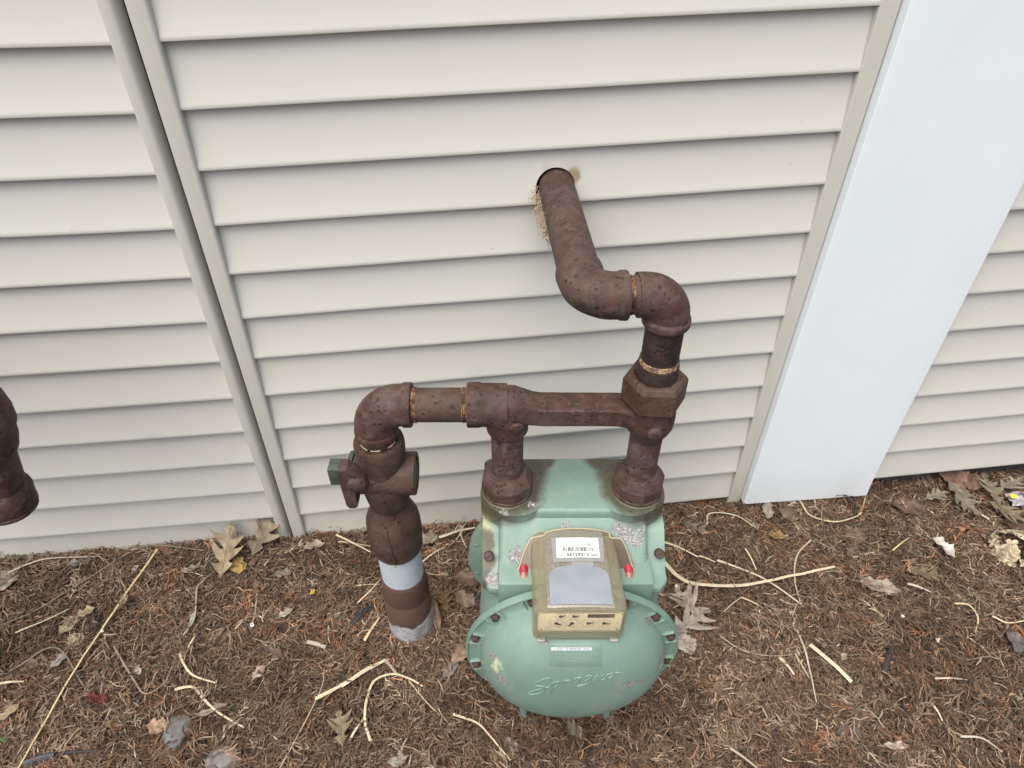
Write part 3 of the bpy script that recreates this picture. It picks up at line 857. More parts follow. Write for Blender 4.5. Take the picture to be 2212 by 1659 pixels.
# front cover: dome and flange
p = MB()
rings = []
nr = 22
prof = [(RD * math.sin(math.pi / 2 * i / nr)) for i in range(1, nr + 1)]
fp = []
for r in prof: fp.append((r, YD0 - DD * math.sqrt(max(0, 1 - (min(r / RD, 1)) ** 3))))
fp += [(.1395, -.1425), (.1440, -.1405), (.1545, -.1405), (.1550, -.1420), (.1565, -.1428), (.1580, -.1420), (.1585, -.1395), (.1585, -.1325), (.1570, -.1310)]
for (r, y) in fp:
    rings.append([(XC + r * math.cos(2 * math.pi * i / 96), y, ZC + r * math.sin(2 * math.pi * i / 96)) for i in range(96)])
p.loft(rings, cap=True)
fco = p.build("front_cover", MINT_DOME, meter, sharp=38)
BANG = [40.3, 16.7, -10.5, -37, -63, -90, -117, -143, 194.4 - 360 + 360, 164.5, 139.8, 115, 90, 64]
mat_bolt = mat_rust("bolt_rust", (.095, .068, .052), (.040, .028, .022), (.15, .125, .11), (.13, .06, .03), .3, .4)
for a in BANG:
    ca, sa = math.cos(math.radians(a)), math.sin(math.radians(a))
    b = MB(); b.lathe([(0, .0068), (.0025, .0068), (.003, .0050), (.0072, .0046), (.0078, .003)], (XC + .1480 * ca, -.1398, ZC + .1480 * sa), (0, -1, 0), 10)
    b.build("bolt", mat_bolt, meter)
    for da in (-4.6, 4.6):
        c2, s2 = math.cos(math.radians(a + da)), math.sin(math.radians(a + da))
        rot = Matrix.Rotation(-math.radians(a + da), 4, 'Y').to_3x3()
        pr = MB(); pr.box((XC + .1465 * c2, -.1425, ZC + .1465 * s2), (.0175, .006, .0022), .0008, rot)
        pr.build("flange_rib", MINT_DOME, fco)
# nameplate and cast script on the dome
rings = []
for j in range(7):
    py = 1388 + (1440 - 1388) * j / 6
    rings.append([dome_hit(1187 + (1300 - 1187) * i / 14, py, .0012 + (.0008 if 0 < i < 14 and 0 < j < 6 else -.001)) for i in range(15)])
p = MB(); p.loft(rings, cap=False, closed=False); p.build("nameplate", MINT_DULL, fco)
p = MB()
p.loft([[dome_hit(1190 + (1279 - 1190) * i / 12, 1398 + (1405.5 - 1398) * j, .0030) for i in range(13)] for j in (0, .5, 1)], cap=False, closed=False)
p.build("number_strip", simple("nameplate_strip", (.42, .44, .45), .4, scale=300), fco)
p = MB()
for i in range(11):
    if i in (2, 8): continue
    a = dome_hit(1206 + i * 6.3, 1404, .0036); b_ = dome_hit(1206 + i * 6.3, 1399.6, .0036); c_ = dome_hit(1209.2 + i * 6.3, 1399.6 + (i % 3) * 1.6, .0036)
    p.sweep([a, b_, c_], .0003, seg=5)
p.build("number_strip", simple("nameplate_digits", (.25, .27, .27), .6), fco)
p = MB()
for (y_, x0_, x1_) in ((1415.5, 1198, 1290), (1422, 1205, 1283), (1428, 1220, 1270)):
    x = x0_
    while x < x1_:
        L = random.uniform(3, 8); p.sweep([dome_hit(x, y_, .0022), dome_hit(min(x + L, x1_), y_, .0022)], .0005, seg=5); x += L + 2.5
p.build("relief_text", MINT_DULL, fco)
SX, SY = lambda a: 1124.6 + .1116 * a, lambda b: 1426.4 + .1116 * b
strokes = [
    [(572, 385), (568, 355), (530, 345), (450, 365), (340, 408), (268, 455), (290, 488), (380, 495), (455, 515), (470, 560), (430, 600), (330, 645), (225, 660), (145, 640), (250, 590), (340, 562), (425, 545)],
    [(480, 520), (560, 505), (640, 425), (600, 560), (530, 660)], [(630, 435), (700, 410), (745, 420), (710, 480), (650, 515)],
    [(755, 515), (800, 470), (838, 392), (880, 395), (955, 380)],
    [(1180, 330), (1090, 335), (1015, 395), (1045, 435), (1110, 385), (1155, 335), (1120, 420)],
    [(1385, 300), (1290, 300), (1210, 365), (1235, 400), (1300, 370), (1375, 310), (1320, 420), (1250, 462), (1095, 500)],
    [(1500, 285), (1400, 355), (1400, 385), (1470, 350), (1530, 290)], [(1610, 272), (1540, 330), (1470, 385)],
    [(1560, 380), (1630, 345), (1690, 275), (1770, 250), (1800, 275), (1730, 320), (1690, 345), (1760, 348)], [(1825, 245), (1910, 232)], [(1865, 190), (1880, 182)]]
p = MB()
for st_ in strokes:
    pts = crom([dome_hit(SX(a), SY(b), .0004) for a, b in st_], 5)
    p.sweep(pts, .00105, seg=8)
p.build("cast_script", MINT_DOME, fco)
# middle drum
p = MB(); p.lathe([(-.130, .150), (-.125, .1405), (-.02, .1385), (.02, .1405), (.024, .150)], (XC, 0, ZC), (0, 1, 0), 64); p.build("drum", MINT, meter)
p = MB(); p.box((XC, -.045, .325), (.218, .150, .11), .006); p.build("pedestal", MINT, meter)
# back cover
p = MB()
fp = [(.157, .020), (.1605, .021), (.1615, .026), (.1615, .036), (.160, .038), (.140, .038)]
for i in range(11):
    r = .138 * math.cos(math.pi / 2 * i / 11) + .001; fp.append((r, .038 + .055 * math.sqrt(max(0, 1 - (r / .139) ** 3))))
p.loft([[(XC + r * math.cos(2 * math.pi * i / 80), y, ZC + r * math.sin(2 * math.pi * i / 80)) for i in range(80)] for (r, y) in fp]); p.build("back_cover", MINT, meter)
for a in BANG:
    ca, sa = math.cos(math.radians(a)), math.sin(math.radians(a))
    b = MB(); b.lathe([(0, .0042), (.0015, .004), (.002, .0022)], (XC + .1525 * ca, .0205, ZC + .1525 * sa), (0, -1, 0), 12); b.build("rivet", MINT_DULL, meter)
for sx_ in (-.0685, .0715):
    for y_ in (-.141, .030):
        p = MB(); p.sweep([(sx_, y_, .105), (sx_, y_, .075), (sx_ + .001, y_ - .001, .03), (sx_ + .002, y_ - .001, .002)], [.012, .0095, .0058, .0040], seg=14); p.build("foot", MINT, meter)
# top casting: round bosses under the nuts
ZTOP, YBK = .4405, .0640
dirt = [(-.0945, 0, .44, .062), (.0965, 0, .44, .063), (-.085, .040, .44, .060), (.092, .035, .44, .064), (-.060, .070, .44, .046), (.066, .070, .44, .050), (-.030, .083, .44, .026), (.035, .084, .44, .029), (.0, .088, .44, .025), (-.132, -.050, .385, .024), (-.132, -.072, .365, .026), (-.130, -.095, .352, .016), (.132, -.03, .425, .018), (-.10, .08, .42, .05), (.11, .08, .42, .05)]
yel = [(-.140, -.020, .415, .034), (-.135, -.035, .395, .026), (-.128, -.030, .37, .022), (.140, -.015, .425, .014)]
chips = []
def rod(P, r): chips.append((P[0], P[1], P[2], r * .66))
for (a, b, r) in ((1058, 1236, .010), (1064, 1246, .013), (1078, 1250, .013), (1092, 1252, .013), (1106, 1252, .011), (1083, 1240, .011), (1110, 1207, .012), (1117, 1196, .007), (1338, 1145, .014), (1350, 1150, .015), (1362, 1160, .015), (1376, 1172, .011), (1386, 1150, .007), (1404, 1203, .008), (1430, 1216, .011), (1224, 1135, .008), (1088, 1112, .008), (1091, 1122, .007), (1153, 1090, .006), (1380, 1243, .012), (1396, 1246, .010), (1366, 1236, .006)):
    P = slope_hit(a, b, .0)
    if b < 1128:
        c_, d_ = lray(a, b); P = Vector(c_ + d_ * (.4405 - c_[2]) / d_[2])
    rod(P, r)
MINT_TOP = mat_mint("mint_paint_top", dirt, chips, yel)
p = MB()
def plan(inset):
    R = .0400 - inset
    pts = []
    for i in range(15):
        a = math.radians(270 - 180 * i / 14) if False else math.radians(-90 - 180 * i / 14)
        pts.append((-.0945 + R * math.cos(a), 0 + R * math.sin(a)))
    pts += [(-.130 + inset, YBK - .0065 - inset), (-.124 + inset, YBK - inset), (.126 - inset, YBK - inset), (.132 - inset, YBK - .0065 - inset)]
    for i in range(15):
        a = math.radians(90 - 180 * i / 14)
        pts.append((.0960 + R * math.cos(a), R * math.sin(a)))
    return pts
for (z, ins) in ((.330, .0), (.412, .0), (.4165, .0008), (.4190, .0028), (.4200, .006)): rings = None
p.loft([[(x, y, z) for x, y in plan(ins)] for (z, ins) in ((.330, .001), (ZTOP - .008, 0), (ZTOP - .0035, .0008), (ZTOP - .001, .0028), (ZTOP, .0060))])
p.build("top_casting", MINT_TOP, meter, sharp=50)
for x, xi in ((-.0945, -.0825), (XQ, .0825)):
    p = MB(); p.lathe([(ZTOP - .012, .0482), (ZTOP + .0006, .0476), (ZTOP + .0010, .0462), (ZTOP + .0010, .0200)], (xi, -.001, 0), (0, 0, 1), 48)
    p.lathe([(ZTOP - .01, .0395), (ZTOP + .0022, .0384), (ZTOP + .0036, .0366), (ZTOP + .0036, .020)], (x, 0, 0), (0, 0, 1), 48)
    p.build("pipe_seat", MINT_TOP, meter)
# raised ring letters beside the left seat
p = MB()
for i in range(6):
    a = math.radians(-38 + i * 9)
    c_ = Vector((-.0945 + .0425 * math.cos(a), .0425 * math.sin(a), ZTOP + .0014))
    p.lathe([(0, .0022), (.0008, .0018)], c_, (0, 0, 1), 7)
p.build("relief_text", MINT_TOP, meter)
# front plate: raised saddle curving down to the lip
def front_sheet(hw, prof, edge, n=28):
    rings = []
    for (y, z, ny, nz) in prof:
        ring = []
        for i in range(n + 1):
            u = -1 + 2 * i / n
            x = hw * math.copysign(1 - (1 - abs(u)) ** 1.8, u)
            d_ = max(0, (abs(x) - (hw - edge)) / edge)
            drop = edge * (1 - math.sqrt(max(0, 1 - d_ ** 2)))
            ring.append((x, y - ny * drop, z - nz * drop))
        ring += [(hw, prof_b[0], prof_b[1]), (-hw, prof_b[0], prof_b[1])] if False else []
        rings.append(ring)
    return rings
p = MB()
n_ = np.array([-.714, .70]); 
pf = [(.010, .4412, 0, 1), (-.008, .4411, -.10, 1), (-.0170, .4392, -.3, .95), (-.0250, .4350, -.5, .87), (-.0330, .4320 - .0002, -.65, .76), (-.0480, .4170, -.714, .70), (-.056, .4089, -.714, .70), (-.075, .3902, -.714, .70), (-.095, .3698, -.714, .70), (-.1075, .3572, -.75, .66), (-.1115, .3522, -.9, .43), (-.1130, .347, -1, 0), (-.1130, .340, -1, 0)]
top_r = front_sheet(.107, pf, .009)
low_r = [[(x * 1.0, y + .030 * (1 if j < 8 else .6), z - .045 if j < 8 else z - .004) for (x, y, z) in r] for j, r in enumerate(top_r)]
full = [a + [(q[0], q[1], q[2]) for q in b[::-1]] for a, b in zip(top_r, low_r)]
p.loft(full)
p.build("front_plate", MINT_TOP, meter, sharp=45)
# flange of the front plate with its lip
p = MB()
def fl(hw, y, z): return (hw, y, z)
fprof = [(-.020, .4060), (-.036, .4040), (-.046, .3960), (-.070, .3715), (-.098, .3600), (-.1085, .3590), (-.1115, .3570), (-.1125, .3540), (-.1125, .3455), (-.1110, .3430), (-.080, .3420), (-.03, .345)]
rr = []
for i in range(25):
    u = -1 + 2 * i / 24
    hw = .1320
    x = hw * u
    # rounded front corners
    e_ = max(0, (abs(x) - (hw - .012)) / .012); back = .012 * (1 - math.sqrt(max(0, 1 - e_ * e_)))
    rr.append([(x + .0015, y + (back if y < -.09 else 0), z) for y, z in fprof])
p.loft(rr)
p.build("plate_flange", MINT_TOP, meter, sharp=35)
for (a, b) in ((1056, 1202), (1425.5, 1197)):
    P = slope_hit(a, b, -.010)
    s_ = MB(); nrm = Vector((0, -.714, .70))
    s_.lathe([(-.012, .0070), (.0010, .0070), (.0024, .0060), (.0024, .001)], P, nrm, 20)
    so = s_.build("screw", mat_bolt, meter)
    s_ = MB(); rot = Matrix.Rotation(math.radians(-45.6), 3, 'X') @ Matrix.Identity(3)
    s_.box(P + nrm * .0025, (.012, .0012, .0008), 0, Matrix.Rotation(math.radians(45), 3, 'X') @ Matrix.Rotation(.5, 3, 'Z'))
    s_.build("slot", SHEATH, so)

# index box -----------------------------------------------------------------
def mat_plastic(name, tint, dcol, trans, rough=.18, haze=.25):
    t = NT(name)
    n = t.noise(14, 4, .6, vec=t.obj()); n2 = t.noise(160, 3, .6, vec=t.obj())
    d = t.n.new("ShaderNodeBsdfDiffuse")
    t.l(t.mix(t.ramp(n, [(.3, 0), (.7, 1)]), dcol, tuple(x * .82 for x in dcol)), d.inputs["Color"])
    tr = t.n.new("ShaderNodeBsdfTransparent"); tr.inputs[0].default_value = (*tint, 1)
    g = t.n.new("ShaderNodeBsdfGlossy"); g.inputs["Roughness"].default_value = rough; g.inputs["Color"].default_value = (1, 1, 1, 1)
    m1 = t.n.new("ShaderNodeMixShader"); t.l(t.ramp(n2, [(.3, trans), (.75, trans * .8)]), m1.inputs[0]); t.l(d.outputs[0], m1.inputs[1]); t.l(tr.outputs[0], m1.inputs[2])
    fr = t.n.new("ShaderNodeLayerWeight"); fr.inputs["Blend"].default_value = .5
    m2 = t.n.new("ShaderNodeMixShader"); t.l(t.math('MULTIPLY_ADD', t.math('POWER', fr.outputs['Facing'], 4.0), .7, .035), m2.inputs[0]); t.l(m1.outputs[0], m2.inputs[1]); t.l(g.outputs[0], m2.inputs[2])
    t.l(m2.outputs[0], t.n["Material Output"].inputs[0])
    return t.m
SMOKY = mat_plastic("smoky_plastic", (.84, .79, .63), (.40, .37, .26), .66, .12)
SMOKY_BROWN = mat_plastic("stained_plastic", (.70, .62, .48), (.135, .105, .068), .16, .3)
SMOKY_TOP = mat_plastic("smoky_plastic_raised", (.86, .84, .75), (.40, .39, .33), .60, .08)
CLEAR = mat_plastic("clear_window", (.99, .98, .94), (.60, .55, .40), .985, .06)
idx = MB()
def rrect(y, x0, x1, z0, z1, r, arch=0.0, seg=6, lean=0.0):
    pts = []
    for (cx, cz, a0) in ((x1 - r, z0 + r, -90), (x1 - r, z1 - r, 0)):
        for i in range(seg + 1):
            a = math.radians(a0 + 90 * i / seg); pts.append([cx + r * math.cos(a), cz + r * math.sin(a)])
    for i in range(1, 10):
        pts.append([x1 - r + (x0 + r - (x1 - r)) * i / 10, z1])
    for (cx, cz, a0) in ((x0 + r, z1 - r, 90), (x0 + r, z0 + r, 180)):
        for i in range(seg + 1):
            a = math.radians(a0 + 90 * i / seg); pts.append([cx + r * math.cos(a), cz + r * math.sin(a)])
    out = []
    for x, z in pts:
        f_ = (z - z0) / (z1 - z0)
        out.append((x, y + lean * f_, z + (arch * max(0, 1 - ((x - (x0 + x1) / 2) / ((x1 - x0) / 2)) ** 2) if f_ > .6 else 0)))
    return out
# outer shell: back to front; the front face stays open for the window
XI0, XI1 = -.0615, .0600
YF, ZF0, ZF1 = -.1885, .3535, .4270
def ztop(y): return .4100 + (ZF1 - .4100) * (-y - .058) / (-YF - .058)
idx.loft([rrect(-.052, XI0 - .001, XI1 + .001, .345, .4085, .014, .003, lean=.006),
          rrect(-.062, XI0, XI1, .345, .4115, .013, .003),
          rrect(-.120, XI0, XI1, .3475, ztop(-.120), .011, .001),
          rrect(-.170, XI0, XI1, .3505, ztop(-.170), .010),
          rrect(-.180, XI0, XI1, .3515, ztop(-.180), .010),
          rrect(-.186, XI0 + .0015, XI1 - .0015, .3530, ZF1 - .0012, .010),
          rrect(-.1885, XI0 + .005, XI1 - .005, .3565, ZF1 - .0045, .009),
          rrect(-.1885, XI0 + .0065, XI1 - .0065, .3770, ZF1 - .0060, .007),
          rrect(-.1865, XI0 + .0070, XI1 - .0070, .3775, ZF1 - .0065, .007)], cap=False)
ibox = idx.build("index_box", SMOKY, meter, sharp=40)
# stained back flange of the box
arch = [(1113, 1279), (1116, 1232), (1126, 1200), (1140, 1168), (1150, 1160), (1173, 1155), (1178, 1148), (1208, 1142), (1245, 1140), (1282, 1142), (1315, 1148), (1320, 1160), (1337, 1162), (1348, 1168), (1360, 1195), (1371, 1230), (1373, 1279)]
A0 = [slope_hit(a, b, .0015) for a, b in arch]; A1 = [slope_hit(a, b, .0085) for a, b in arch]
cen = sum((Vector(q) for q in A1), Vector()) / len(A1)
A2 = [q + (cen - q) * .03 + Vector((0, -.714, .70)) * .0010 for q in A1]
p = MB(); p.loft([A0, A1, A2]); p.build("box_flange", SMOKY_BROWN, ibox, sharp=40)
# pale rim line on top of the flange
p = MB(); rim = [q + Vector((0, -.714, .70)) * .0012 + (cen - q) * .03 for q in A1[1:-1]]
p.sweep(crom(rim, 3), .0013, seg=8); p.build("box_rim", mat_plastic("pale_rim", (.9, .85, .7), (.50, .44, .31), .3, .15), ibox)
# raised middle of the shell top
p = MB()
def lidz(y): return ztop(y) + np.interp(-y, [.055, .0655, .08, .12, .165, .1815], [.0070, .0062, .0056, .0042, .0026, .0016])
rr = []
for (y, xh, dz) in ((-.0545, .041, -.006), (-.0560, .0415, 0), (-.080, .0415, 0), (-.12, .0418, 0), (-.165, .0422, 0), (-.1800, .0425, 0), (-.1835, .0425, -.0025)):
    zt_, zl = ztop(y), lidz(y) + dz
    rr.append([(-xh - .003, y, zt_ - .006), (-xh - .0008, y, (zt_ + zl) / 2), (-xh + .002, y, zl)] + [(-xh + .002 + (2 * xh - .004) * i / 8, y, zl + .0016 * (1 - ((i - 4) / 4) ** 2)) for i in range(1, 8)] + [(xh - .002, y, zl), (xh + .0008, y, (zt_ + zl) / 2), (xh + .003, y, zt_ - .006)])
p.loft(rr, cap=False, closed=True); p.build("raised_lid", SMOKY_TOP, ibox, sharp=40)
p = MB(); p.box((-.0007, -.118, .384), (.078, .100, .040), .004); p.box((-.0007, -.150, .372), (.104, .050, .030), .003)
p.build("inner_module", simple("inner_module_grey", (.20, .20, .175), .6, var=.15, bump=0), ibox)
def topz(x, y): return lidz(y) + .0016 * max(0, 1 - (x / .04) ** 2)
def lid_hit(px, py):
    c, d = lray(px, py); z = .42
    for _ in range(8):
        q = c + d * (z - c[2]) / d[2]; z = topz(q[0], q[1])
    return q
def top_patch(poly, off, ny=10):
    """poly: (y, x0, x1) rows"""
    return [[(x0 + (x1 - x0) * i / 12, y, topz(x0 + (x1 - x0) * i / 12, y) + off) for i in range(13)] for (y, x0, x1) in poly]
def lid_quad(corners, off, n=6):
    """corners in photo order: TL, TR, BR, BL"""
    q = [lid_hit(*c) for c in corners]
    rows = []
    for j in range(n + 1):
        v = j / n
        a_ = q[0] * (1 - v) + q[3] * v; b_ = q[1] * (1 - v) + q[2] * v
        row = []
        for i in range(13):
            p_ = a_ + (b_ - a_) * i / 12
            row.append((p_[0], p_[1], topz(p_[0], p_[1]) + off))
        rows.append(row)
    return rows
p = MB(); p.loft(lid_quad([(1190, 1162), (1303, 1162), (1305, 1214), (1195, 1215)], .0006), cap=False, closed=False)
p.loft(lid_quad([(1235, 1214), (1282, 1214), (1282, 1236), (1236, 1236)], .0006), cap=False, closed=False)
p.build("module_plate", simple("grey_module", (.245, .250, .235), .45, scale=20, var=.1, bump=0), ibox)
p = MB(); p.loft(lid_quad([(1200.8, 1163.5), (1291.5, 1163.5), (1295.6, 1205.6), (1202.4, 1206.4)], .0013), cap=False, closed=False)
lab = p.build("label_sticker", simple("label_white", (.70, .75, .72), .4, var=.03, bump=0), ibox)
INK = simple("label_ink", (.10, .11, .10), .6, bump=0)
INK_GREY = simple("label_ink_grey", (.36, .38, .36), .6, bump=0)
_A, _B, _D = lid_hit(1200.8, 1163.5), lid_hit(1291.5, 1163.5), lid_hit(1202.4, 1206.4)
def lab_uv(u, v, off=.0017):
    """u across, v down the label, both 0..1"""
    p_ = _A + (_B - _A) * u + (_D - _A) * v
    return Vector((p_[0], p_[1], topz(p_[0], p_[1]) + off))
LW = np.linalg.norm(_B - _A); LH = np.linalg.norm(_D - _A)
def text_on(txt, size, place, name, mat, parent, align='LEFT'):
    cu = bpy.data.curves.new("text", 'FONT'); cu.body = txt; cu.size = size; cu.align_x = align; cu.resolution_u = 3; cu.offset = size * .035
    ob = bpy.data.objects.new("text", cu); C.objects.link(ob)
    bpy.context.view_layer.update()
    me = bpy.data.meshes.new_from_object(ob.evaluated_get(bpy.context.evaluated_depsgraph_get()))
    bpy.data.objects.remove(ob); bpy.data.curves.remove(cu)
    for v in me.vertices: v.co = place(v.co.x, v.co.y)
    me.name = name; me.materials.append(mat)
    o = bpy.data.objects.new(name, me); C.objects.link(o); o.parent = parent
    return o
def on_label(u0, v0): return lambda a, b: lab_uv(u0 + a / LW, v0 - b / LH)
text_on("56729213", .0076, on_label(.235, .93), "serial_number", INK, ibox)
text_on("17,", .0052, on_label(.055, .935), "serial_number", INK, ibox)
text_on("100G", .0046, on_label(.785, .925), "serial_number", INK, ibox)
def lab_bar(m, u0, u1, v0, v1):
    m.loft([[lab_uv(u0, v, .0016), lab_uv(u1, v, .0016)] for v in (v0, v1)], cap=False, closed=False)
p = MB(); u = .13
random.seed(3)
while u < .84:
    w = random.choice((.010, .016, .026)); lab_bar(p, u, u + w, .48, .70); u += w + random.choice((.009, .014, .020))
p.build("barcode", INK, ibox, smooth=False)
p = MB()
for j in range(8):
    v = .07 + j * .048; u = .045
    u1 = .66 if j > 2 else random.uniform(.40, .62)
    while u < u1:
        w = random.uniform(.02, .06); lab_bar(p, u, u + w, v, v + .024); u += w + .012
for (u, v, w) in ((.80, .06, .16), (.84, .11, .10), (.87, .35, .08)): lab_bar(p, u, u + w, v, v + .028)
p.build("fine_print", INK_GREY, ibox, smooth=False)
p = MB(); ringc = []
for i in range(21):
    a = 2 * math.pi * i / 20; ringc.append([lab_uv(.76 + r * math.cos(a) / LW, .34 + r * math.sin(a) / LH, .0016) for r in (.0024, .0031)])
p.loft(ringc, cap=False, closed=False); p.build("round_mark", INK, ibox, smooth=False)
text_on("UL", .0032, on_label(.728, .375), "round_mark", INK, ibox)
# bluish grey panel with an arched top edge
yA, yS, yB = lid_hit(1255, 1220)[1], lid_hit(1255, 1245)[1], lid_hit(1255, 1306)[1]
rows = []
for i in range(16):
    v = i / 15; y = yA + (yB - yA) * v
    hw = .0400
    if y > yS: hw = .0400 * math.sqrt(max(.002, 1 - ((y - yS) / (yA - yS)) ** 2)) ** .8
    rows.append((y, -hw + .0005, hw + .0005))
p = MB(); p.loft(top_patch(rows, .0012), cap=False, closed=False)
def mat_panel():
    t = NT("frosted_panel")
    n = t.noise(26, 3, .5, vec=t.obj())
    c = t.mix(t.ramp(n, [(.35, 0), (.7, 1)]), (.215, .242, .268), (.26, .285, .31))
    return t.out(c, .38, None, .30)
p.build("lid_panel", mat_panel(), ibox)
# dial plate behind the front window
CREAM = simple("cream_dial_plate", (.70, .63, .44), .6, var=.05, bump=0)
DY, DZ = -.1868, .3990
p = MB(); p.box((-.0007, DY, DZ), (.110, .002, .0425), .0008); dp = p.build("dial_plate", CREAM, ibox)
p = MB(); _w = rrect(-.1888, XI0 + .0064, XI1 - .0064, .3769, ZF1 - .0059, .007); p.add(_w, [tuple(range(len(_w)))]); p.build("dial_window", CLEAR, ibox)
DG = simple("dial_print", (.38, .33, .22), .6, bump=0); DK = simple("pointer_black", (.03, .027, .022), .5, bump=0)
for k, (x, z) in enumerate(((-.0310, .3965), (-.0105, .3965), (.0104, .3965), (.0309, .3965), (-.0260, .4130), (-.0090, .4130))):
    R_ = .0092 if k < 4 else .0076
    p = MB(); rg = []
    for i in range(29):
        a = 2 * math.pi * i / 28; rg.append([(x + r * math.cos(a), DY - .0012, z + r * math.sin(a)) for r in (R_ - .0006, R_)])
    p.loft(rg, cap=False, closed=False)
    for i in range(10):
        a = 2 * math.pi * i / 10; p.box((x + (R_ - .0022) * math.cos(a), DY - .0011, z + (R_ - .0022) * math.sin(a)), (.0010, .0002, .0013))
    p.build("dial", DG, ibox, smooth=False)
    a = (-.5, -2.2, .25, -.15, .4, .2)[k]
    p = MB(); p.lathe([(0, .0026), (.0008, .0026)], (x, DY - .0011, z), (0, -1, 0), 14)
    d_ = Vector((math.cos(a), 0, math.sin(a)))
    p.sweep([Vector((x, DY - .0016, z)), Vector((x, DY - .0016, z)) + d_ * R_ * .8], [.0014, .0005], seg=6); p.build("pointer", DK, ibox)
p = MB(); p.box((.0258, DY - .0012, .4140), (.0345, .0006, .0080)); p.build("counter_window", simple("counter_dark", (.07, .06, .045), .4, var=.4, scale=500, bump=0), ibox)
for x in (-.0500, .0490):
    p = MB(); p.lathe([(0, .0012), (.0006, .001)], (x, DY - .0011, DZ - .0172), (0, -1, 0), 10); p.build("dial_screw", DK, ibox)
# red seals in their cups at both sides
RED = simple("red_seal", (.30, .022, .028), .35, .5, var=.2, bump=0)
for (a, b) in ((1131, 1232), (1357.5, 1232)):
    P = slope_hit(a, b, .008); nrm = Vector((0, -1, -.25)).normalized()
    p = MB(); p.lathe([(-.006, .0072), (.0115, .0072), (.0120, .0066), (.0100, .0056), (.0100, .0010)], P, nrm, 24); p.build("seal", RED, ibox)
    p = MB(); p.lathe([(.0060, .0090), (.0100, .0088), (.0132, .0086), (.0132, .0076), (.006, .0076)], P, nrm, 24, cap=False); p.build("seal_cup", CLEAR, ibox)
for x in (XI0 + .012, XI1 - .012):
    p = MB(); p.box((x, -.187, .3522), (.010, .004, .0035), .0006); p.build("clip", mat_plastic("clip_plastic", (.9, .88, .8), (.5, .48, .4), .3), ibox)

# ------------------------------------------------------------------ frayed fibres in the wall hole
p = MB()
Hw = Vector((.1645, 0, .783))
random.seed(5)
for i in range(120):
    y = -random.random() ** .8 * .12 + .004
    a = math.radians(random.uniform(165, 250))
    c0 = Vector((.1662 - .0385 * (-y), y, .7807))
    s0 = c0 + Vector((math.cos(a), 0, math.sin(a))) * random.uniform(.0255, .030)
    L = random.uniform(.004, .016); d_ = Vector((math.cos(a) * .8 + random.uniform(-.4, .4), random.uniform(-.6, .5), math.sin(a) * .8 - .35)).normalized()
    sid = d_.orthogonal().normalized(); cu = random.uniform(.001, .0042); tw = random.uniform(1, 3.2); ph = random.uniform(0, 6)
    pts = []
    for j in range(9):
        t_ = j / 8
        pts.append(s0 + d_ * L * t_ + (sid * math.sin(ph + tw * 6.28 * t_) + d_.cross(sid) * math.cos(ph + tw * 6.28 * t_)) * cu * t_ ** .5)
    p.sweep(pts, [random.uniform(.00025, .0006)] * 9, seg=4, cap=False)
fib = p.build("fibre_tuft", simple("frayed_fibre", (.34, .26, .165), .85, var=.35, scale=200), None)
tag(fib, "tan frayed fibres stuffed along the pipe where it enters the wall hole", "fibres")

# ------------------------------------------------------------------ things lying on the mulch
def attr_mat(name, rough=.75, spec=.3, nscale=160, streak=True, dark=.35):
    t = NT(name)
    a = t.n.new("ShaderNodeAttribute"); a.attribute_name = "tint"
    n = t.noise(nscale, 4, .65)
    d = t.mix(1.0, a.outputs["Color"], (.55, .50, .44), 'MULTIPLY')
    c = t.mix(t.math('MULTIPLY', t.ramp(n, [(.4, 1), (.7, 0)]), dark * 1.6), a.outputs["Color"], d)
    return t.out(c, rough, t.bump(n, .4, .0012), spec)
STRAW = attr_mat("dry_straw", .6, .35, 220)
LEAFM = attr_mat("dead_leaf", .8, .25, 70, dark=.6)
G_ST = "dry straws on the mulch"; G_LF = "fallen leaves on the mulch"
def straw(pts, wpx, col, label, name="straw", h=.018, cat="straw", flat=.30, group=G_ST, taper=True, hook=None):
    P = [gpt(a, b, h) for a, b in pts]
    Q = crom(P, 7)
    n = len(Q)
    for i, q in enumerate(Q):
        q.z += .0025 * mnoise.noise(q * 25) + .003 * math.sin(math.pi * i / (n - 1))
    mm = .00080
    R_ = [wpx * mm * .5 * (1 - (.45 * (i / (n - 1)) if taper else 0)) * (1 + .15 * mnoise.noise(q * 70)) for i, q in enumerate(Q)]
    base = Q[0].copy()
    m = MB(); m.sweep([q - base for q in Q], R_, seg=7, flat=flat, up=(0, 0, 1))
    m.c = []
    for i in range(len(m.v)):
        f_ = 1 + .18 * mnoise.noise(Vector(m.v[i]) * 40)
        f_ *= (1.12, .80, 1.05, .72, .95, 1.15, .85)[i % 7]
        m.c.append(tuple(x * f_ for x in col))
    o = m.build(name, STRAW); o.location = base
    tag(o, label, cat, group)
    return o
PALE, TAN, GREY, YEL, DIM = (.60, .53, .37), (.46, .38, .25), (.24, .205, .165), (.56, .48, .26), (.30, .25, .18)
straw([(340, 1187), (262, 1300), (150, 1470), (38, 1662)], 6.0, YEL, "longest thick yellow straw slanting down to the lower left corner", h=.022)
straw([(440, 1189), (360, 1180), (294, 1189), (180, 1258), (85, 1315), (-5, 1354)], 4.0, GREY, "thin grey stem arching from the wall across the left mulch", "stem", cat="stem")
straw([(17, 1236), (60, 1221), (112, 1207), (215, 1202)], 5.5, (.40, .36, .31), "pale grey stem lying along the foot of the left siding", "stem", h=.02, cat="stem")
straw([(34, 1367), (90, 1345), (148, 1315)], 4.0, PALE, "short pale straw near the left edge below the grey stem")
straw([(388, 1412), (400, 1439), (420, 1461), (468, 1475)], 6.0, (.56, .50, .36), "curved flat straw bending right, under the forked short straw")
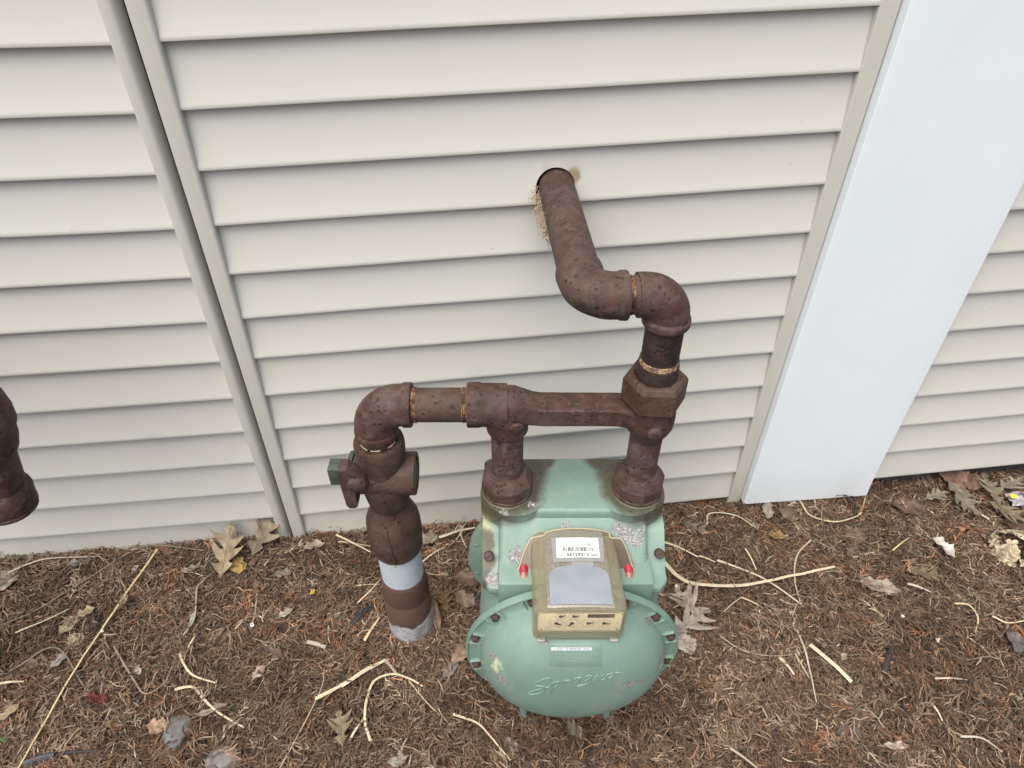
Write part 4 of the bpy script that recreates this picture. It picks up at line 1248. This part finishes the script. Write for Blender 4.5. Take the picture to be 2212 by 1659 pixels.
straw([(378, 1489), (417, 1485), (440, 1510), (474, 1541), (527, 1571)], 6.5, (.58, .50, .36), "wavy pale grass blade above the grey stone", "straw")
straw([(-6, 1478), (52, 1472)], 6.0, PALE, "stubby pale straw cut off by the left edge")
straw([(403, 1409), (421, 1374)], 5.5, PALE, "short thick straw standing on the curved flat straw")
straw([(681, 1510), (745, 1477), (790, 1448), (832, 1425)], 8.5, PALE, "broad split straw between the riser and the bottom edge", h=.022)
straw([(738, 1484), (790, 1453), (841, 1424)], 3.0, (.62, .56, .42), "thin strip peeled off the broad split straw", h=.027)
straw([(832, 1426), (856, 1455)], 8.0, (.36, .30, .24), "brown bent end folded from the broad split straw", h=.022)
straw([(800, 1600), (789, 1562), (791, 1518), (808, 1473), (848, 1457), (883, 1466), (913, 1482)], 6.5, PALE, "hooked pale straw arching over in front of the riser", h=.020)
straw([(755, 1598), (786, 1550)], 5.5, PALE, "short straw leaning against the foot of the hooked straw")
straw([(883, 1470), (917, 1513), (950, 1545)], 3.0, TAN, "thin tan straw hanging from the tip of the hooked straw")
straw([(979, 1542), (1030, 1562), (1059, 1592), (1103, 1643)], 5.0, PALE, "slender pale straw below the meter's left foot")
straw([(1054, 1290), (1050, 1330), (1044, 1368)], 3.5, (.42, .36, .28), "thin upright stalk left of the meter's front flange", "stem", cat="stem")
straw([(1436, 1215), (1464, 1245), (1501, 1262), (1575, 1267), (1649, 1258), (1724, 1241), (1803, 1224)], 10.5, (.58, .51, .36), "long smooth curved straw sweeping right from the meter", h=.024)
straw([(1549, 1210), (1612, 1234), (1664, 1260), (1731, 1306)], 6.0, (.56, .50, .38), "straight pale straw crossing under the long curved straw", h=.018)
straw([(1434, 1171), (1508, 1202)], 6.5, PALE, "short pale straw beside the meter's right corner screw", h=.02)
straw([(1510, 1200), (1545, 1214)], 5.0, PALE, "second pale stub lined up with the straight straw")
straw([(1752, 1166), (1722, 1200), (1716, 1250), (1728, 1300)], 5.0, (.42, .36, .27), "curved brownish straw hooking over the end of the straight straw", h=.020)
straw([(1727, 1080), (1750, 1113), (1798, 1128), (1843, 1120), (1861, 1104), (1870, 1072)], 6.0, (.44, .38, .26), "looped dry stalk sagging below the white board", h=.020)
straw([(1527, 1132), (1534, 1110), (1590, 1115), (1636, 1141)], 4.5, (.50, .46, .33), "kinked pale stem under the foot of the white board's left channel", "stem", cat="stem")
straw([(1750, 1392), (1795, 1432), (1840, 1473)], 9.5, (.58, .52, .38), "thick ribbed straw pointing down in the right mulch", h=.022, taper=False)
straw([(1685, 1420), (1715, 1457)], 8.0, PALE, "short wide pale straw left of the thick ribbed straw")
straw([(1718, 1412), (1735, 1445), (1749, 1467)], 4.5, TAN, "thin tan straw just left of the thick ribbed straw")
straw([(1722, 1360), (1740, 1412), (1753, 1470), (1764, 1517)], 4.5, (.46, .40, .30), "long thin stalk running down between the ribbed straw and the wide stub", "stem", cat="stem", h=.021)
straw([(2062, 1303), (2092, 1308), (2111, 1336), (2107, 1367)], 5.0, (.56, .46, .30), "small hook-shaped tan straw near the right edge")
straw([(2143, 1332), (2173, 1346), (2216, 1341)], 5.0, PALE, "pale curved straw cut off by the right edge")
straw([(2071, 1091), (2137, 1121)], 7.5, (.44, .40, .33), "weathered split stick below the oak leaves", "stick", cat="stick", h=.022, taper=False)
straw([(1960, 1261), (2012, 1279)], 7.0, (.48, .43, .34), "pale splinter beside the olive leaf in the right mulch", "stick", cat="stick", h=.02)
straw([(1610, 1185), (1634, 1231)], 5.0, PALE, "short upright straw above the long curved straw")
straw([(1601, 1290), (1649, 1313)], 4.0, PALE, "thin pale straw to the right of the grey oak leaf")
straw([(1600, 1291), (1563, 1322)], 3.0, (.52, .46, .34), "hair-thin straw crossing the thin pale straw")
straw([(2010, 1517), (2036, 1558)], 5.5, PALE, "lone short straw in the lower right mulch")
straw([(1577, 1616), (1636, 1660)], 6.0, (.40, .34, .26), "brownish straw at the bottom edge right of the meter")
straw([(1928, 1189), (1963, 1162)], 4.0, YEL, "tiny yellow straw left of the silver leaf")
straw([(1555, 1372), (1600, 1405), (1660, 1418), (1710, 1414)], 3.5, (.36, .30, .23), "thin brown twig curving right of the meter's flange", "twig", cat="twig")
straw([(726, 1155), (760, 1173), (800, 1192)], 5.5, (.60, .54, .38), "pale straw leaning on the left of the reducer", h=.025)
straw([(731, 1170), (800, 1180)], 4.0, TAN, "tan straw just under the straw by the reducer", h=.02)
straw([(948, 1160), (985, 1150), (1026, 1140)], 8.0, (.60, .54, .40), "flat bundle of pale straw touching the back of the meter", h=.028)
straw([(985, 1166), (1000, 1145), (990, 1137), (984, 1148), (1000, 1140), (1008, 1124)], 2.5, (.55, .50, .40), "small curled fibre on the pale straw bundle", h=.034)
straw([(994, 1148), (998, 1165), (1008, 1184)], 4.0, PALE, "short straw dropping from the pale straw bundle", h=.024)
straw([(903, 1221), (925, 1205), (944, 1192), (962, 1180)], 4.5, (.62, .56, .42), "pale straw beside the white riser band", h=.022)
straw([(907, 1229), (930, 1241), (968, 1242)], 4.0, (.50, .42, .30), "bent tan straw right of the white riser band")
straw([(787, 1384), (803, 1360), (820, 1334)], 7.0, (.60, .50, .30), "stout yellowish straw at the left foot of the riser", h=.020)
straw([(770, 1304), (800, 1278), (823, 1250)], 4.0, (.52, .46, .34), "slim straw slanting up to the riser's brown sleeve", h=.02)
straw([(765, 1266), (820, 1262)], 4.5, TAN, "level tan straw touching the riser left of its white band", h=.018)
straw([(557, 1273), (552, 1320), (545, 1350)], 3.0, (.40, .34, .27), "thin crooked twig left of the riser", "twig", cat="twig")
straw([(395, 1372), (420, 1340), (425, 1285), (428, 1268), (455, 1240)], 3.8, (.40, .35, .29), "crooked grey twig below the large tan oak leaf", "twig", cat="twig")
straw([(600, 1668), (690, 1500), (700, 1442)], 3.0, (.38, .31, .23), "faint brown twig left of the greenish oak leaf", "twig", cat="twig")
straw([(2075, 1590), (2120, 1597), (2165, 1625)], 5.0, (.48, .44, .38), "knobbly grey twig in the lower right corner", "twig", cat="twig")
straw([(2020, 1465), (2090, 1468)], 4.5, (.50, .45, .37), "short knobbly twig near the right edge", "twig", cat="twig")
straw([(245, 1395), (290, 1470), (315, 1500), (352, 1480), (372, 1440)], 4.5, (.25, .20, .16), "forked brown twig left of the curved flat straw", "twig", cat="twig")
straw([(20, 1450), (120, 1400), (180, 1480)], 4.5, (.21, .175, .14), "dark twig between the yellow straw and the left edge", "twig", cat="twig")
straw([(1908, 1455), (1918, 1425), (1932, 1385)], 13.0, (.045, .032, .026), "dark rotten stick lying in the right mulch", "stick", cat="stick", h=.014, flat=.8, group=None, taper=False)
straw([(52, 1648), (80, 1640), (118, 1630)], 11, (.075, .08, .095), "blue-black stick end in the lower left corner", "stick", cat="stick", h=.018, flat=.9, group=None, taper=False)
straw([(118, 1632), (160, 1626), (215, 1622)], 8, (.030, .026, .026), "black stick next to the blue-black stick end", "stick", cat="stick", h=.014, flat=.8, group=None, taper=False)
straw([(758, 1348), (778, 1330), (806, 1303)], 12, (.022, .024, .030), "black strip of bark left of the riser's sleeve", "bark", cat="bark", h=.018, flat=.35, group=None, taper=False)
straw([(752, 1450), (790, 1465), (835, 1475)], 0.1, DIM, "x") if False else None
straw([(752, 1383), (790, 1398), (833, 1470)], 0.1, DIM, "x") if False else None
straw([(664, 1386), (704, 1399)], 9, (.42, .40, .34), "short whitish twig stub left of the riser", "stick", cat="stick", h=.018, flat=.8, group=None, taper=False)

def leaf(px, py, L, Wd, ang, col, label, kind='oak', name="leaf", curl=.25, tilt=(0, 0), h=.018, group=G_LF, cat="leaf", seed=0):
    """leaf blade with midrib: L,Wd in metres, ang: direction of the tip on the ground"""
    rs = random.Random(seed or int(px * 7 + py))
    m = MB(); nt, nu = 34, 4
    lobes = [[(c_ + rs.uniform(-.04, .04), rs.uniform(.75, 1.15) * a_) for c_, a_ in ((.22, .55), (.45, 1.0), (.68, .85), (.93, .30))] for _ in range(2)]
    def oakw(t_, sd_):
        v = .20 * math.sin(math.pi * min(1, t_ + .04)) ** .5
        for c_, a_ in lobes[sd_]:
            v = max(v, a_ * max(0, 1 - abs(t_ - c_ + .04) / .125) ** .75)
        return v
    rows = []
    for i in range(nt + 1):
        t_ = i / nt
        if kind == 'oak':
            w = fwd = 0
        elif kind == 'long':
            w = Wd * .5 * math.sin(math.pi * min(1, t_ * .96 + .02)) ** .8; fwd = .05
        else:
            w = Wd * .5 * math.sin(math.pi * min(1, t_ * .94 + .03)) ** .6 * (1 + .10 * math.sin(t_ * 31 + rs.random())); fwd = .08
        row = []
        for j in range(-nu, nu + 1):
            u = j / nu
            if kind == 'oak':
                lb = oakw(t_, 0 if u > 0 else 1); w = Wd * .5 * lb; fwd = .55 * lb
            asym = 1 + .18 * math.sin(t_ * 9 + (1 if u > 0 else 4))
            x = L * (t_ - .5) + abs(u) * fwd * w * 1.5
            y = w * u * asym
            z = curl * (y * y / max(Wd, 1e-4) * 1.6) + curl * .10 * L * math.sin(math.pi * t_ * 1.3 + 1) + .0022 * math.sin(u * 5 + t_ * 14) * (abs(u)) - .0007 * (abs(u) < .1)
            row.append(Vector((x, y, z)))
        rows.append(row)
    R_ = Matrix.Rotation(ang, 3, 'Z') @ Matrix.Rotation(tilt[0], 3, 'X') @ Matrix.Rotation(tilt[1], 3, 'Y')
    rows = [[R_ @ q for q in r] for r in rows]
    zmin = min(q.z for r in rows for q in r)
    up_ = [[q - Vector((0, 0, zmin)) for q in r] for r in rows]
    dn_ = [[q - Vector((0, 0, zmin + .0005)) for q in r] for r in rows]
    m.loft([a + b[::-1] for a, b in zip(up_, dn_)])
    stem = [R_ @ Vector((-L * .5 - s_ * L * .22, .02 * L * math.sin(s_ * 3), 0)) - Vector((0, 0, zmin)) for s_ in (0, .33, .66, 1)]
    mid = [up_[i][nu] + Vector((0, 0, .0004)) for i in range(0, nt, 2)]
    k = len(m.v)
    m.sweep(stem, [.0009, .0008, .0008, .0010], seg=5); m.sweep(mid, [.0008 * (1 - .7 * i / len(mid)) for i in range(len(mid))], seg=5)
    for i, v in enumerate(m.v):
        f_ = 1 + .35 * mnoise.noise(Vector(v) * 38 + Vector((px, py, 0)))
        m.c.append(tuple(x * f_ * (.8 if i >= k else 1) for x in col))
    P = gpt(px, py, h)
    o = m.build(name, LEAFM, sharp=60); o.location = (P.x, P.y, P.z)
    tag(o, label, cat, group)
    return o
R = math.radians
leaf(497, 1206, .105, .085, R(80), (.315, .26, .175), "large tan oak leaf standing by the left wall", tilt=(0, R(-32)), h=.016)
leaf(515, 1222, .040, .030, R(-70), (.37, .27, .10), "yellow-brown leaf fold tucked under the large tan oak leaf", 'round')
leaf(577, 1170, .100, .070, R(70), (.27, .235, .175), "grey-tan oak leaf leaning on the foot of the left trim", tilt=(R(20), R(-45)), h=.012, curl=.5)
leaf(592, 1150, .050, .035, R(120), (.20, .165, .12), "brown leaf wedged in the corner of the left trim", tilt=(R(30), R(-50)), h=.02)
leaf(680, 1182, .040, .018, R(20), (.36, .31, .26), "pale curled leaf sliver right of the left trim's foot", 'round', h=.03, curl=.8)
leaf(339, 1571, .032, .026, R(-10), (.40, .30, .21), "tan round leaf beside the grey stone", 'round', curl=.3)
leaf(212, 1510, .038, .016, R(-15), (.13, .030, .030), "dark red leaf in the lower left mulch", 'round')
leaf(737, 1572, .062, .050, R(100), (.235, .205, .135), "greenish grey oak leaf left of the hooked straw", h=.022, curl=.12)
leaf(1483, 1300, .078, .065, R(110), (.33, .295, .25), "upper grey oak leaf behind the meter's right flange", h=.022)
leaf(1494, 1342, .092, .075, R(30), (.38, .34, .295), "lower grey oak leaf with long lobes at the meter's right flange", h=.024)
leaf(1475, 1385, .055, .036, R(-70), (.38, .34, .295), "grey leaf tip poking out under the meter's right flange", 'round', h=.018)
leaf(2036, 1186, .050, .024, R(-60), (.52, .50, .46), "silvery white curled leaf left of the dried flower head", 'round', curl=.9, h=.026)
leaf(2056, 1036, .068, .058, R(100), (.20, .125, .095), "pinkish brown broad leaf under the right siding", 'round', h=.022, tilt=(0, R(-10)))
leaf(2100, 1042, .055, .05, R(60), (.19, .125, .09), "reddish brown leaf behind the grey oak leaf under the siding", 'round', h=.02)
leaf(2080, 1078, .095, .070, R(-80), (.20, .185, .145), "olive grey oak leaf pointing down below the pinkish brown leaf", h=.034)
leaf(2022, 1072, .070, .045, R(15), (.20, .19, .145), "grey-green oak leaf right of the white board's foot", h=.026)
leaf(2140, 1058, .100, .060, R(75), (.19, .175, .13), "long olive oak leaf with deep lobes under the right siding", h=.030)
leaf(2184, 1046, .070, .05, R(20), (.22, .205, .165), "olive oak leaf at the right edge beneath the siding", h=.032)
leaf(2176, 1108, .080, .060, R(-50), (.20, .175, .115), "brownish green oak leaf above the dried flower head", h=.030)
leaf(1963, 1098, .065, .045, R(-20), (.14, .098, .075), "dark brown leaf lying right of the white board", 'round', h=.018)
leaf(2200, 1138, .06, .035, R(-25), (.12, .085, .06), "dark brown leaf behind the dried flower head", 'round')
leaf(1900, 1268, .075, .032, R(-20), (.29, .245, .205), "pale ribbed leaf half sunk in the right mulch", 'round', h=.016)
leaf(2000, 1242, .075, .040, R(-15), (.16, .13, .085), "olive brown leaf beside the pale splinter", 'oak', h=.018)
leaf(1503, 1143, .060, .042, R(-30), (.17, .14, .115), "grey-brown leaf behind the meter's right corner", 'oak', h=.018)
leaf(1658, 1102, .045, .022, R(-110), (.32, .30, .25), "pale pointed leaf under the white board", 'round', h=.02)
leaf(1698, 1108, .050, .030, R(-80), (.15, .12, .085), "brown leaf with a white dot under the white board", 'round', h=.018)
leaf(1678, 1158, .035, .022, R(-10), (.27, .185, .075), "small ochre leaf below the white board", 'round')
leaf(1850, 1160, .045, .035, R(10), (.14, .11, .08), "dull brown leaf under the looped dry stalk", 'round', h=.014)
leaf(1838, 1190, .055, .040, R(50), (.15, .115, .085), "brown oak leaf right of the hooking brownish straw", 'oak', h=.014)
leaf(129, 1427, .034, .016, R(60), (.27, .25, .225), "small grey leaf left of the long yellow straw", 'round')
leaf(80, 1432, .035, .022, R(10), (.17, .135, .105), "brown leaf left of the small grey leaf", 'round', h=.014)
leaf(186, 1323, .030, .018, R(30), (.36, .31, .20), "small tan leaf above the yellow straw's middle", 'round')
leaf(164, 1384, .034, .024, R(-20), (.33, .29, .20), "faded tan leaf by the yellow straw's middle", 'round', h=.013)
leaf(150, 1350, .040, .026, R(70), (.26, .235, .16), "dusty olive leaf above the faded tan leaf", 'round', h=.012)
leaf(268, 1298, .024, .014, R(80), (.27, .225, .16), "tan leaf scrap resting on the long yellow straw", 'round', h=.027)
leaf(410, 1231, .034, .014, R(15), (.33, .29, .225), "narrow tan leaf under the left siding", 'long')
leaf(293, 1229, .018, .010, R(70), (.36, .33, .27), "tiny pale leaf left of the yellow straw's top", 'round')
leaf(175, 1215, .045, .02, R(12), (.21, .20, .18), "grey flat leaf at the foot of the left siding", 'round', h=.013)
leaf(12, 1258, .060, .040, R(60), (.23, .21, .185), "grey leaf cut off by the left edge near the wall", 'round', h=.016)
leaf(612, 1240, .036, .016, R(10), (.21, .20, .175), "greyish leaf chip below the grey-tan oak leaf", 'round', h=.015)
leaf(618, 1325, .028, .014, R(35), (.36, .34, .28), "pale leaf chip left of the black bark", 'round')
leaf(416, 1340, .040, .010, R(85), (.40, .38, .33), "narrow upright pale leaf at the crooked twig", 'long')
leaf(560, 1452, .028, .018, R(60), (.36, .29, .24), "pinkish leaf flake left of the broad split straw", 'round')
leaf(298, 1448, .02, .012, R(-60), (.45, .40, .33), "tiny whitish leaf flake right of the yellow straw", 'round')
leaf(941, 1330, .065, .016, R(-80), (.25, .19, .135), "narrow curled brown leaf right of the riser's foot", 'long', curl=1.2, h=.022)
leaf(962, 1300, .050, .038, R(100), (.24, .165, .085), "golden brown star-shaped leaf right of the riser", 'oak', h=.022)
leaf(1004, 1296, .045, .030, R(-40), (.25, .195, .15), "brown leaf left of the meter's drum", 'round', h=.018)
leaf(995, 1412, .046, .026, R(55), (.29, .215, .165), "tan leaf behind the meter's left flange", 'round', h=.018)
leaf(975, 1445, .050, .018, R(50), (.20, .19, .18), "grey dusty leaf below the tan leaf by the flange", 'long', h=.016)
leaf(1010, 1252, .050, .034, R(-10), (.22, .165, .125), "reddish leaf left of the meter's back flange", 'round', h=.016)
leaf(924, 1164, .040, .030, R(5), (.30, .275, .205), "grey-green bark-like leaf right of the reducer", 'round', h=.024)
leaf(858, 1643, .030, .022, R(10), (.27, .255, .215), "greyish leaf chip at the bottom edge left of the meter", 'round')
leaf(1104, 1610, .032, .016, R(-50), (.20, .175, .155), "grey leaf below the slender pale straw", 'long', h=.014)
leaf(1240, 1575, .040, .02, R(-60), (.18, .165, .145), "grey leaf under the front of the meter", 'long', h=.014)
leaf(590, 1410, .040, .020, R(-30), (.12, .085, .07), "dark curled leaf left of the whitish twig stub", 'round', h=.016)
leaf(1935, 1612, .044, .013, R(-5), (.38, .33, .27), "narrow pale leaf right of the slate chip", 'long')
leaf(1822, 1420, .016, .010, R(50), (.42, .36, .30), "tiny pinkish flake right of the thick ribbed straw", 'round')
leaf(2190, 1390, .045, .034, R(70), (.15, .14, .135), "dark grey shrivelled leaf at the right edge", 'round', curl=.8, h=.02)
leaf(20, 1540, .04, .016, R(50), (.33, .27, .18), "tan leaf strip at the left edge near the bottom", 'long')
leaf(500, 1655, .05, .02, R(60), (.15, .13, .115), "dark leaf at the bottom left of the grey lower stone", 'long', h=.013)
leaf(460, 1535, .055, .012, R(20), (.27, .23, .19), "long thin grey leaf above the grey stone", 'long', h=.016)

def stone(px, py, sx, sy, sz, col, label, ang=0.0, cat="stone", name="stone"):
    bm = bmesh.new(); bmesh.ops.create_icosphere(bm, subdivisions=4, radius=1)
    for v in bm.verts:
        d_ = v.co.normalized()
        k = 1 + .16 * mnoise.noise(d_ * 1.6 + Vector((px, 0, 0))) + .05 * mnoise.noise(d_ * 5)
        v.co = Vector((d_.x * sx * k, d_.y * sy * k, sz * math.copysign(abs(d_.z) ** .55, d_.z) * (1 + .2 * mnoise.noise(d_ * 2.5))))
        v.co = Matrix.Rotation(ang, 3, 'Z') @ v.co
    m = MB(); bm.verts.index_update()
    m.add([v.co for v in bm.verts], [[v.index for v in f.verts] for f in bm.faces]); bm.free()
    o = m.build(name, simple(label[:20], col, .85, .3, .3, 90, .5), sharp=180)
    P = gpt(px, py, .008); o.location = P
    tag(o, label, cat, "stones in the mulch"); return o
stone(384, 1580, .023, .028, .012, (.115, .118, .112), "rounded dark grey flat stone beside the tan round leaf")
stone(482, 1640, .027, .018, .012, (.15, .14, .13), "small brownish grey stone at the bottom edge", .1)
stone(1836, 1580, .024, .013, .007, (.075, .073, .075), "dark slate chip in the lower right mulch", -.3)

# white and yellow crumbs
def crumb(px, py, s, col, label, name="crumb", cat="crumb"):
    m = MB()
    for i in range(4):
        c_ = Vector((random.uniform(-1, 1), random.uniform(-1, 1), random.uniform(0, .8))) * s * .6
        m.box(c_, (s * random.uniform(.7, 1.3), s * random.uniform(.5, 1), s * .4), s * .1, Matrix.Rotation(random.uniform(0, 3), 3, Vector((random.random(), random.random(), 1)).normalized()))
    o = m.build(name, simple(name + "_mat", col, .7)); o.location = gpt(px, py, .022); tag(o, label, cat, "bright crumbs on the mulch")
crumb(220, 1364, .0045, (.72, .72, .72), "white crumb on the right of the yellow straw")
crumb(545, 1350, .004, (.70, .70, .70), "white and black crumb left of the riser")
crumb(674, 1280, .006, (.42, .30, .06), "small yellow petal left of the riser", "petal", "petal")
crumb(2026, 1612 - 230, .0045, (.50, .47, .33), "cream crumb in the middle of the right mulch")
crumb(1948, 1329, .0055, (.66, .56, .42), "whitish crumb above the dark rotten stick")
crumb(1462, 1266, .005, (.70, .66, .56), "cream crumb below the meter's right corner")

# green sprigs
def sprig(px, py, n, s, label):
    m = MB(); rs = random.Random(int(px))
    for i in range(n):
        a = rs.uniform(0, 6.28); L = s * rs.uniform(.6, 1.2)
        m.sweep([(0, 0, 0), (math.cos(a) * L * .35, math.sin(a) * L * .35, L * .5), (math.cos(a) * L * .9, math.sin(a) * L * .9, L * .65)], [.0014, .0013, .0003], seg=5, flat=.3)
    o = m.build("grass_sprig", simple("fresh_green", (.06, .11, .03), .6)); o.location = gpt(px, py, .012); tag(o, label, "grass", "green sprigs in the mulch")
sprig(508, 1530, 4, .020, "small green grass sprig by the wavy pale blade")
sprig(16, 1608, 6, .016, "tiny green weed at the left edge near the bottom")
sprig(1058, 1318, 3, .010, "tiny green shoot left of the meter's front flange")

# dried flower head at the right edge
fl_P = gpt(2192, 1190, .012)
fh = empty("dried_flower_head", fl_P)
tag(fh, "dried cream hydrangea head lying at the right edge below the oak leaves", "flower head")
fm = attr_mat("dried_petal", .8, .25, 120, dark=.5)
fms = []
for v_ in range(3):
    m = MB()
    for k in range(4):
        a = k * math.pi / 2 + random.uniform(-.2, .2)
        rows = []
        for i in range(5):
            t_ = i / 4; w = .0042 * math.sin(math.pi * min(1, .12 + .8 * t_)) ** .8
            rows.append([Vector((.0012 + .0095 * t_, w * u, .0022 * math.sin(t_ * 2.4) + .0016 * u * u - .001 * t_)) for u in (-1, 0, 1)])
        Rm = Matrix.Rotation(a, 3, 'Z')
        rows = [[Rm @ q for q in r] for r in rows]
        m.loft([r + [q - Vector((0, 0, .0004)) for q in r[::-1]] for r in rows])
    for q in m.v: 
        f_ = 1 + .3 * mnoise.noise(Vector(q) * 150); m.c.append((.54 * f_, .48 * f_, .345 * f_))
    fms.append(m.mesh("floret", fm))
random.seed(9)
for i in range(46):
    a = random.uniform(0, 6.283); e_ = math.asin(random.uniform(.05, 1)); rr_ = .046
    d_ = Vector((math.cos(a) * math.cos(e_), math.sin(a) * math.cos(e_), math.sin(e_)))
    o = bpy.data.objects.new("floret", fms[i % 3]); C.objects.link(o); o.parent = fh
    o.location = Vector((d_.x * rr_ * 1.05, d_.y * rr_, d_.z * rr_ * .6 + .002)) * random.uniform(.86, 1.04)
    o.rotation_euler = (Matrix.Rotation(random.uniform(0, 6), 3, d_) @ Vector((0, 0, 1)).rotation_difference(d_).to_matrix()).to_euler()
    o.scale = [random.uniform(1.0, 1.4)] * 3
m = MB(); m.sweep([(.09, .03, .004), (.05, .015, .004), (0, 0, .008)], .0018, seg=6); m.build("stalk", simple("flower_stalk", (.17, .13, .09), .8), fh)

# crumpled wrapper at the right edge
wp = gpt(2196, 1086, .024)
wr = empty("wrapper", wp); tag(wr, "crumpled grey wrapper with yellow and red spots at the right edge", "litter")
m = MB(); rows = []
for j in range(10):
    rows.append([(-.022 + .075 * i / 12, -.016 + .034 * j / 9, .012 + .010 * mnoise.noise(Vector((i * .55, j * .6, 2)))) for i in range(13)])
m.loft([r + [(x, y, z - .001) for (x, y, z) in r[::-1]] for r in rows]); m.build("wrapper_foil", simple("grey_wrapper", (.30, .29, .31), .4, .5, .3, 60), wr, sharp=20)
m = MB(); m.loft([[(-.020 + .014 * i / 5, -.001 + .012 * j / 4, .0185 + .006 * mnoise.noise(Vector((i, j * .7, 1)))) for i in range(6)] for j in range(5)], cap=False, closed=False); m.build("wrapper_flap", simple("yellow_print", (.70, .60, .05), .4), wr, label="bright yellow corner of the wrapper")
m = MB(); m.loft([[(.010 + .016 * i / 5, -.013 + .024 * j / 4, .0205 + .005 * mnoise.noise(Vector((i, j * .7, 7)))) for i in range(6)] for j in range(5)], cap=False, closed=False); m.build("wrapper_flap", simple("red_print", (.32, .03, .05), .4), wr, label="dark red corner of the wrapper")
